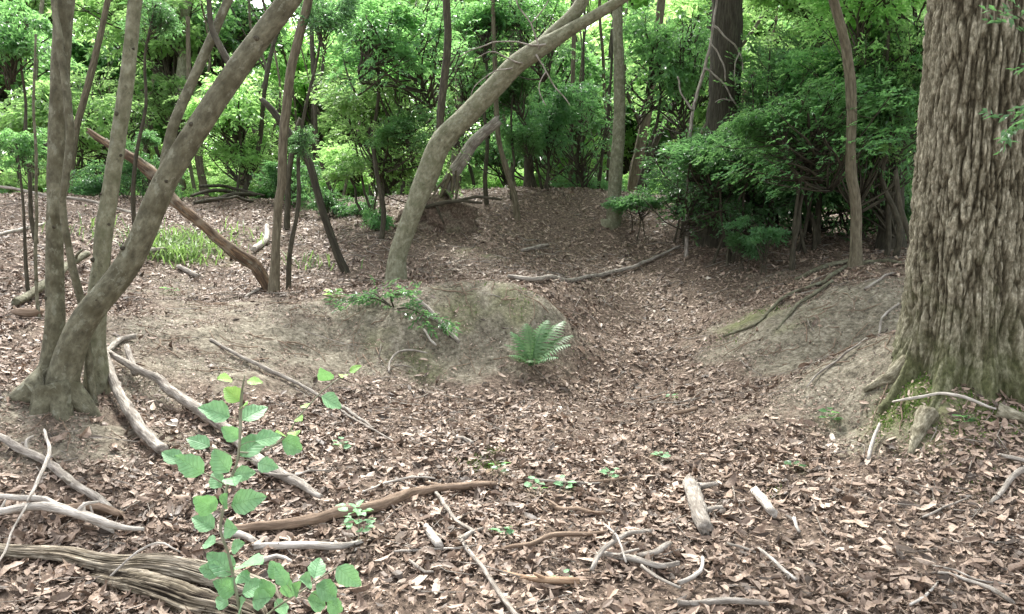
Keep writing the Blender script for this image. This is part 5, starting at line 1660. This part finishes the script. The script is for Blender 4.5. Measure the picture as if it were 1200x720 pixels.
for k, (nm, lab, (px, py), hh, nl, ll, mt) in enumerate(SEED):
    g = G(px, py)
    t = empty(nm, g, lab, 'seedling')
    r = np.random.default_rng(300 + k)
    V, F, A = tube([(0, 0, -.02), (.005, 0, hh * .6), (.0, .01, hh)], [.0025, .002, .001], seg=5, step=.03)
    link('stem', mesh_np('stem', V, F, [M['stem_green']], {'bark': A}), t)
    for i in range(nl):
        a = i * 2.4 + r.uniform(-.4, .4)
        z = hh * (.35 + .65 * (i + 1) / nl) + r.normal(0, .006)
        ou = ll * r.uniform(.6, 1.0) * (1.8 if nl > 20 and i % 2 else 1)
        c = np.array([math.cos(a) * ou, math.sin(a) * ou, z + .012])
        o = sap_leaf(t, np.zeros(3), np.array([0, 0, z]), c, ll * r.uniform(.7, 1.1), mt, k=i, up=(r.normal(0, .3), r.normal(0, .3), 1))

# -- the fern at the foot of the clay bank
def frond_mesh(seed, L=1.0):
    r = np.random.default_rng(seed)
    V, F, A, n = [], [], [], 0

    def pt(t):
        return np.array([t * L * (1 - .12 * t), 0, L * (.5 * t - .46 * t * t)])
    np_ = 13
    for i in range(np_):
        t = .14 + .86 * i / np_
        p = pt(t)
        d = pt(min(t + .02, 1)) - p
        d /= np.linalg.norm(d)
        pl = .33 * L * math.sin(math.pi * min(1, (1.04 - t) * .62)) * (1 if i > 1 else .85)
        for s in (-1, 1):
            u = np.array([d[0] * .35, s * .93, d[2] * .35 - .12 + r.normal(0, .06)])
            u /= np.linalg.norm(u)
            w = np.cross(u, np.cross(d, u))
            w = d - u * d.dot(u)
            w /= np.linalg.norm(w)
            m = 7
            ww = .030 * L
            for k in range(m):                       # toothed strip tapering to a point
                a0, a1 = k / m * pl, (k + 1) / m * pl
                w0, w1 = ww * (1 - (k / m) ** 1.6) * (1 - .25 * (k % 2)), ww * (1 - ((k + 1) / m) ** 1.6) * (1 - .25 * ((k + 1) % 2)) + .001 * L
                z0, z1 = -.25 * a0 * a0 / pl, -.25 * a1 * a1 / pl
                V += [p + u * a0 + w * w0 + (0, 0, z0), p + u * a0 - w * w0 + (0, 0, z0), p + u * a1 - w * w1 + (0, 0, z1), p + u * a1 + w * w1 + (0, 0, z1)]
                F.append((n, n + 1, n + 2, n + 3))
                A += [r.uniform(.3, .8)] * 4
                n += 4
    tv, tf, ta = tube([pt(x) for x in np.linspace(0, 1, 8)], np.linspace(.006, .0015, 8) * L * 1.6, seg=5)
    V = np.vstack([np.array(V), tv])
    tf = [f + n for f in tf]
    return mesh_np('frond', V, [np.vstack([np.array(F), tf[0]]), tf[1]], [M['fern']], {'rnd': np.concatenate([A, np.full(len(tv), .3)])}, False)


FM = [frond_mesh(s) for s in (1, 2, 3)]
g = G(622, 432)
fern = empty('fern', g, 'feathery green fern at the foot of the clay bank', 'fern')
for i, (az, el, L) in enumerate([(8, 30, .54), (26, 44, .58), (52, 56, .50), (105, 62, .44), (150, 50, .40), (180, 34, .36), (222, 22, .33), (268, 14, .28), (325, 18, .32), (348, 26, .46)]):
    o = link('frond', FM[i % 3], fern, (rng.normal(0, .015), rng.normal(0, .015), .01), (0, -math.radians(el), math.radians(az)), (L * 1.06, L * 1.06, L * 1.08))

# -- the evergreen sprig on the clay bank, and other low leafy clumps
def leafy_sprig(name, label, cat, arms, ll, lw, mat, per=11, dens=1.0, drp=.2, group=None):
    """low plant: woody arms given in pixels at distances, with leaf sprays along them"""
    P0 = None
    B, Cn, Dr = MB(), [], []
    r = np.random.default_rng(abs(hash(label)) % 1000 if False else len(label) * 7)
    for pts in arms:
        P = np.array([W(x, y, Y) for x, y, Y in pts])
        if P0 is None:
            P0 = P[0].copy()
        B.tube(P, np.linspace(.010, .003, len(P)), seg=6, step=.05)
        C = catmull(P, .06)
        m = max(3, int(len(C) * 2.2 * dens))
        ix = r.integers(len(C) // 4, len(C), m)
        t = np.gradient(C, axis=0)[ix]
        Cn.append(C[ix] + r.normal(0, .05, (m, 3)) * (1, 1, .45))
        Dr.append(t / np.linalg.norm(t, axis=1)[:, None] + r.normal(0, .7, (m, 3)) * (1, 1, .4))
    t = empty(name, P0, label, cat, group)
    link('stem', B.mesh('stem', [M['bark_dark']], off=P0), t)
    V, F, A = sprays(np.vstack(Cn), np.vstack(Dr), per, ll, lw, r, .35, drp)
    link('foliage', mesh_np('foliage', V - P0, F, [M[mat]], {'rnd': A}, False), t)
    return t


gq = G(458, 352)
Yq = gq[1]
leafy_sprig('evergreen_sprig', 'low dark green leafy sprig spreading over the edge of the clay bank', 'shrub',
            [[(462, 362, Yq - .1), (440, 350, Yq - .15), (418, 352, Yq - .2), (404, 354, Yq - .2)], [(462, 362, Yq - .1), (458, 348, Yq - .2), (470, 345, Yq - .25), (482, 342, Yq - .3)],
             [(462, 362, Yq - .1), (480, 362, Yq - .35), (500, 372, Yq - .5), (520, 382, Yq - .6)], [(462, 362, Yq - .1), (440, 345, Yq), (430, 346, Yq)]],
            .055, .42, 'leaf_ever', per=8, dens=1.2, drp=.08)

# -- fine bare roots and straws on the clay banks: nobody could count them
RB = MB()
xr, yr = rng.uniform(-3.5, 5.0, 4000), rng.uniform(4.5, 10.0, 4000)
sel = np.nonzero(mask(BARE_W, xr, yr) > .55)[0][:170]
for i in sel:
    a, l = rng.uniform(0, 6.28), rng.uniform(.12, .6)
    P, q = [], np.array([xr[i], yr[i]])
    for _ in range(6):
        P.append((q[0], q[1], h1(q[0], q[1]) + .008 + rng.uniform(0, .012)))
        a += rng.normal(0, .35)
        q = q + np.array([math.cos(a), math.sin(a)]) * l / 6
    RB.tube(P, np.linspace(.0045, .0015, 6) * rng.uniform(.6, 1.5), seg=4)
tag(link('bank_rootlets', RB.mesh('bank_rootlets', [M['dead_brown']])), 'fine bare roots and straws showing on the clay banks', 'rootlets', kind='stuff')

# -- grass tufts and moss
def blades(spots_, ll, mat, name, label, wdt=.005, cat='grass', spread=.25, curve=.5):
    V, F, A, n = [], [], [], 0
    for x, y, k, rad_ in spots_:
        for _ in range(k):
            px, py = x + rng.normal(0, rad_), y + rng.normal(0, rad_)
            z = h1(px, py)
            a = rng.uniform(0, 6.28)
            l = ll * rng.uniform(.5, 1.2)
            d = np.array([math.cos(a), math.sin(a), 0]) * l * curve * rng.uniform(.2, 1)
            s = np.array([-math.sin(a), math.cos(a), 0]) * wdt * rng.uniform(.6, 1.3)
            p0 = np.array([px, py, z - .01])
            p1 = p0 + d * .35 + np.array([0, 0, l * .6])
            p2 = p0 + d + np.array([0, 0, l * (.9 - .3 * rng.uniform())])
            V += [p0 - s, p0 + s, p1 + s * .8, p1 - s * .8, p2]
            F.append((n, n + 1, n + 2, n + 3))
            A += [rng.uniform(0, 1)] * 5
            n += 5
    V = np.array(V)
    Fq = np.array(F)
    Ft = np.stack([Fq[:, 3], Fq[:, 2], Fq[:, 3] + 1], 1)
    return tag(link(name, mesh_np(name, V, [Fq, Ft], [M[mat]], {'rnd': np.array(A)}, False)), label, cat, kind='stuff')


def gspots(lst):
    return [(*G(px, py)[:2], k, r) for px, py, k, r in lst]


blades(gspots([(208, 303, 300, .2), (225, 288, 160, .2), (190, 285, 90, .22), (235, 305, 30, .2), (280, 285, 40, .3), (365, 315, 40, .2), (150, 285, 30, .25), (100, 275, 30, .3), (140, 270, 20, .3)]), .24, 'grass', 'grass_tuft', 'fresh green grass growing on the left slope behind the stems', .009, curve=1.7)
blades(gspots([(556, 540, 200, .045), (570, 548, 260, .05), (575, 530, 140, .04), (582, 545, 120, .04), (909, 580, 50, .03), (485, 432, 60, .08)]), .045, 'moss', 'moss_tuft', 'bright green moss tuft among the dead leaves', .003, 'moss')
blades(gspots([(1070, 475, 900, .10), (1100, 492, 900, .09), (1085, 515, 500, .07), (1165, 490, 700, .09), (1198, 490, 500, .10), (1160, 560, 300, .2), (1130, 505, 400, .07), (890, 372, 260, .15), (862, 388, 200, .14), (590, 352, 260, .22)]), .026, 'moss', 'bank_moss', 'short green moss on the banks and round the huge tree foot', .005, 'moss')

# ------------------------------------------------------------------ shrubs and leafy trees of the middle distance
SH = [
    # right thicket
    ('thicket_shrub', 'tall evergreen of the thicket right of the black trunk, with its bright layered boughs', 'shrub', 950, 110, 10.9, 86, 78, 'dense', 0, 'leaf_mid', 3, .035),
    ('thicket_shrub', 'evergreen bush with drooping layered boughs left of the small bank tree', 'shrub', 950, 152, 9.7, 96, 40, 'layer', 0, 'leaf_mid', 3, .03),
    ('thicket_shrub', 'evergreen bush in front of the base of the thick black trunk', 'shrub', 846, 190, 10.9, 80, 52, 'dense', 1, 'leaf_ever', 4, .03),
    ('thicket_shrub', 'shady evergreen bush between the small bank tree and the huge trunk', 'shrub', 1040, 130, 10.0, 60, 105, 'loose', 2, 'leaf_mid', 2, .035),
    ('thicket_shrub', 'high leafy bough mass beside the top of the huge trunk', 'tree', 1020, 20, 9.6, 80, 70, 'loose', 0, 'leaf_bright', 1, .04),
    ('thicket_shrub', 'leafy top of the thicket above the small bank tree', 'tree', 962, 20, 12.0, 80, 65, 'layer', 1, 'leaf_bright', 1, .04),
    ('thicket_shrub', 'dark low bush in the deep shade at the right end of the ridge', 'shrub', 1010, 225, 11.8, 75, 60, 'dense', 1, 'leaf_ever', 3, .03),
    ('thicket_shrub', 'dark low bush in the shade at the middle of the thicket', 'shrub', 900, 228, 12.4, 80, 45, 'loose', 1, 'leaf_ever', 5, .028),
    ('low_bush', 'hanging leafy bush at the front edge of the thicket over the right bank', 'shrub', 898, 282, 9.9, 28, 34, 'layer', 2, 'leaf_ever', 2, .012),
    ('low_bush', 'evergreen bush round the foot of the upright grey trunk', 'shrub', 748, 240, 12.4, 38, 26, 'layer', 0, 'leaf_ever', 3, .014),
    ('low_bush', 'dark evergreen bush on the ridge left of the thicket', 'shrub', 800, 222, 12.0, 46, 36, 'dense', 2, 'leaf_ever', 3, .02),
    ('low_bush', 'small dark bush low on the ridge below the thick black trunk', 'shrub', 868, 290, 10.4, 26, 24, 'loose', 0, 'leaf_ever', 3, .012),
    # middle
    ('ridge_shrub', 'dark evergreen bush round the ivy covered stem on the ridge', 'shrub', 640, 150, 14.4, 50, 60, 'loose', 0, 'leaf_ever', 3, .03),
    ('ridge_shrub', 'leafy bush behind the upper part of the leaning tree', 'tree', 600, 110, 13.4, 46, 50, 'loose', 2, 'leaf_mid', 1, .03),
    ('ridge_shrub', 'mid green tree crown right of the leaning tree top', 'tree', 770, 70, 13.6, 62, 70, 'loose', 0, 'leaf_mid', 1, .04),
    ('ridge_shrub', 'leafy tree crown filling the gap above the leaning tree', 'tree', 570, 30, 13.0, 60, 50, 'dense', 1, 'leaf_mid', 1, .04),
    ('ridge_shrub', 'bushy tree with bright layered leaves left of the leaning tree', 'tree', 440, 140, 11.6, 74, 50, 'layer', 1, 'leaf_bright', 2, .03),
    ('ridge_shrub', 'bright layered boughs lower left of the leaning tree', 'shrub', 430, 190, 12.2, 64, 34, 'layer', 2, 'leaf_bright', 2, .025),
    ('ridge_shrub', 'mid green crown high left of the leaning tree', 'tree', 440, 50, 11.0, 80, 58, 'dense', 0, 'leaf_mid', 1, .04),
    ('low_bush', 'dark low bush on the bank behind the bowed dark tree', 'shrub', 400, 246, 12.8, 48, 24, 'loose', 2, 'leaf_ever', 4, .014),
    ('low_bush', 'small bush of light leaves at the left of the root mound', 'shrub', 440, 262, 11.6, 26, 20, 'loose', 1, 'leaf_mid', 3, .01),
    ('twiggy_tree', 'dark twiggy bough mass at the top right of the thick leaning stem', 'tree', 378, 22, 8.6, 36, 42, 'loose', 0, 'leaf_ever', 1, .03),
    # left
    ('broadleaf_shrub', 'glossy broad leaved shrub at the far left behind the stems', 'shrub', 22, 185, 7.0, 36, 34, 'layer', 1, 'leaf_mid', 1, .02),
    ('leafy_tree', 'dark leafy bough between the two upright left stems at the top', 'tree', 180, 22, 8.4, 34, 30, 'loose', 1, 'leaf_ever', 1, .03),
    ('leafy_tree', 'leafy tree filling the top left corner', 'tree', 25, 60, 9.5, 62, 60, 'loose', 2, 'leaf_mid', 1, .03),
    ('low_bush', 'green bush low behind the upright left stems', 'shrub', 120, 262, 11.8, 46, 18, 'loose', 0, 'leaf_mid', 3, .01),
    ('low_bush', 'dark fern like bush under the thick leaning stem', 'shrub', 150, 215, 13.0, 70, 34, 'loose', 2, 'leaf_ever', 3, .015),
    ('ridge_shrub', 'leafy understorey tree behind the leftmost stems', 'tree', 60, 140, 15.5, 80, 62, 'dense', 1, 'leaf_bright', 2, .03),
    ('ridge_shrub', 'bushy understorey tree behind the thick leaning stem', 'tree', 280, 140, 15.0, 70, 60, 'loose', 2, 'leaf_bright', 2, .03),
    ('low_bush', 'dark bush at the foot of the reddish slender tree far behind', 'shrub', 345, 215, 14.0, 44, 34, 'loose', 1, 'leaf_ever', 3, .015),
    ('low_bush', 'bush on the skyline right of the root mound', 'shrub', 690, 222, 15.2, 36, 20, 'loose', 0, 'leaf_mid', 3, .012),
]
for k, (nm, lab, cat, px, py, Y, rw, rh, kind, idx, mt, ns, r0) in enumerate(SH):
    leafy_tree(nm, lab, cat, px, py, Y, rw, rh, kind, idx, mt, stems=ns, r0=r0, base_px={180: 140, 378: 336, 1020: 1048}.get(px))

# far sunlit trees beyond the ridge: near rows and far rows
k = 0
for row, (Y0, Y1, n, w0, w1, ys_, lab, grp, mats) in enumerate([
        (17, 21, 8, 60, 90, (10, 130), 'young tree with mid green leaves just beyond the ridge', 'young trees just beyond the ridge', ('leaf_mid', 'leaf_bright')),
        (22, 30, 14, 70, 110, (-20, 150), 'far tree with bright yellow green leaves behind the ridge', 'bright trees behind the ridge', ('leaf_bright', 'leaf_bright', 'leaf_mid')),
        (32, 46, 15, 70, 110, (0, 190), 'hazy pale green tree deep in the wood', 'pale trees deep in the wood', ('leaf_bright',))]):
    for i in range(n):
        px = -120 + (i + rng.uniform(.1, .9)) / n * 1400
        py = rng.uniform(*ys_)
        Y = rng.uniform(Y0, Y1)
        w = rng.uniform(w0, w1)
        leafy_tree('woodland_tree', lab, 'tree', px, py, Y, w * 1.2, w * rng.uniform(.9, 1.25), 'far', k, mats[i % len(mats)], stems=1 if rng.uniform() < .7 else 2, r0=rng.uniform(.05, .1), bark='bark_red', group=grp)
        k += 1
for i in range(22):
    px = -80 + (i + rng.uniform(0, 1)) / 22 * 1360
    Y = rng.uniform(19, 36)
    leafy_tree('woodland_shrub', 'low bright shrub seen between the trunks beyond the ridge', 'shrub', px, rng.uniform(205, 232), Y, rng.uniform(34, 60), rng.uniform(16, 28), 'far', i, 'leaf_bright' if i % 3 else 'leaf_mid', stems=2, r0=.02, group='low shrubs beyond the ridge')
for i in range(26):
    px = -140 + (i + rng.uniform(0, 1)) / 26 * 1480
    Y = rng.uniform(48, 62)
    w = rng.uniform(60, 85)
    leafy_tree('woodland_tree', 'pale tree at the bright far edge of the wood', 'tree', px, rng.uniform(165, 210), Y, w, w * .6, 'far', i, 'leaf_bright', stems=1, r0=.12, bark='bark_red', group='trees at the far edge of the wood')
for i in range(26):
    px = 560 + (i + rng.uniform(0, 1)) / 26 * 620 if i % 2 else -60 + (i + rng.uniform(0, 1)) / 26 * 700
    Y = rng.uniform(15.5, 22)
    leafy_tree('woodland_shrub', 'leafy bush of the undergrowth along the back of the ridge', 'shrub', px, rng.uniform(214, 240), Y, rng.uniform(30, 50), rng.uniform(15, 24), 'loose', i, ('leaf_bright', 'leaf_bright', 'leaf_mid')[i % 3], stems=3, r0=.014, group='bushes along the back of the ridge')
for i in range(16):                                          # the wood goes on to both sides of the picture
    px = rng.uniform(-520, -120) if i % 2 else rng.uniform(1320, 1640)
    Y = rng.uniform(10, 26)
    w = rng.uniform(110, 170)
    leafy_tree('woodland_tree', 'leafy green tree at the outer sides of the wood', 'tree', px, rng.uniform(60, 190), Y, w, w, 'far', i, 'leaf_bright' if i % 3 else 'leaf_mid', stems=1, r0=.07, bark='bark_red', group='trees at the outer sides of the wood')
# thin far stems
for i in range(34):
    px = -40 + (i + rng.uniform(0, 1)) / 34 * 1120
    Y = rng.uniform(16, 34)
    w = rng.uniform(2.5, 6)
    x0 = W(px, 230, Y)[0]
    b = np.array([x0, Y, h1(x0, Y)])
    top = np.array([rng.normal(0, .9), rng.normal(0, .4), rng.uniform(5.5, 9)])
    P = [np.array([0, 0, -.1])] + [top * f + np.append(rng.normal(0, .12, 2), 0) for f in (.2, .4, .6, .8, 1)]
    r0 = w / 2 / FOC * Y
    t = empty('woodland_pole_tree', b, 'slim bare stem standing in the bright wood beyond the ridge', 'tree', 'slim stems beyond the ridge')
    V, F, A = tube(P, np.linspace(r0, r0 * .6, 6), seg=7, step=.3, lump=.12, seed=i)
    link('trunk', mesh_np('trunk', V, F, [M[('bark_red', 'bark_dark', 'bark_pale')[i % 3]]], {'bark': A}), t)
    put_crown(t, b, b + top, (1.3, 1.3, 1.0), 'far', i, M['leaf_bright'])

for i in range(20):
    px = 230 + (i + rng.uniform(0, 1)) / 20 * 640
    Y = rng.uniform(15.0, 19.0)
    x0 = W(px, 230, Y)[0]
    b = np.array([x0, Y, h1(x0, Y)])
    top = np.array([rng.normal(0, 1.1), rng.normal(0, .4), rng.uniform(4.6, 7)])
    P = [np.array([0, 0, -.1])] + [top * f + np.append(rng.normal(0, .14, 2), 0) for f in (.15, .3, .45, .6, .8, 1)]
    r0 = rng.uniform(.022, .055)
    t = empty('ridge_pole_tree', b, 'crooked thin stem standing along the back of the ridge', 'tree', 'crooked thin stems along the back of the ridge')
    V, F, A = tube(P, np.linspace(r0, r0 * .5, 7), seg=7, step=.2, lump=.15, seed=i)
    link('trunk', mesh_np('trunk', V, F, [M[('bark_red', 'bark_dark', 'bark_grey')[i % 3]]], {'bark': A}), t)
    a, f = P[3], rng.uniform(-1, 1)
    V, F, A = tube([a, a + (f * .5, .1, .6), a + (f * 1.1, .1, 1.5)], [r0 * .5, r0 * .4, r0 * .2], seg=6, step=.2, lump=.15, seed=i)
    link('branch', mesh_np('branch', V, F, [M['bark_dark']], {'bark': A}), t)

# crowns of the large trees, above the picture
top_crown(T1, b1, .4, 1.5, 'top', 0, 'leaf_mid', 1.0, 1.2)
top_crown(T4, b4, .5, 1.6, 'top', 1, 'leaf_mid')
for lab, s in [('thick black trunk rising out of the evergreen thicket', 2.6), ('upright grey trunk with an evergreen bush at its foot on the ridge', 2.0), ('stout dark trunk close behind the left edge of the huge fissured trunk', 2.0)]:
    t, b = ones[lab]
    top_crown(t, b, 1.0, s, 'top', 1, 'leaf_mid')
top_crown(T9, b9, .6, 1.5, 'top', 0, 'leaf_mid')
for (dx, dy, dz, sc) in [(.6, 6.5, 5.6, 2.0)]:  # extra dense crown, unseen, added to shade the right slope
    put_crown(ones['stout dark trunk close behind the left edge of the huge fissured trunk'][0], ones['stout dark trunk close behind the left edge of the huge fissured trunk'][1], np.array([BX + dx, BY + dy, BZ + dz]), (sc, sc, sc * .6), 'dense', 1, M['leaf_mid'])
put_crown(big, bb, bb + np.array([.2, .8, 6.0]), (2.4, 2.4, 1.3), 'top', 0, M['leaf_mid'])
# leaves of a low bough hanging by the huge trunk
leafy_sprig('hanging_bough', 'leafy bough tip hanging in front of the huge trunk at the right edge', 'tree bough',
            [[(1290, 90, 4.3), (1240, 120, 4.25), (1205, 138, 4.2), (1180, 145, 4.15)], [(1290, 90, 4.3), (1235, 80, 4.35), (1205, 30, 4.4), (1190, 18, 4.4)]], .055, .42, 'leaf_ever', per=8, dens=.9)
for o in list(col.objects):
    if '_top' in o:
        del o['_top']
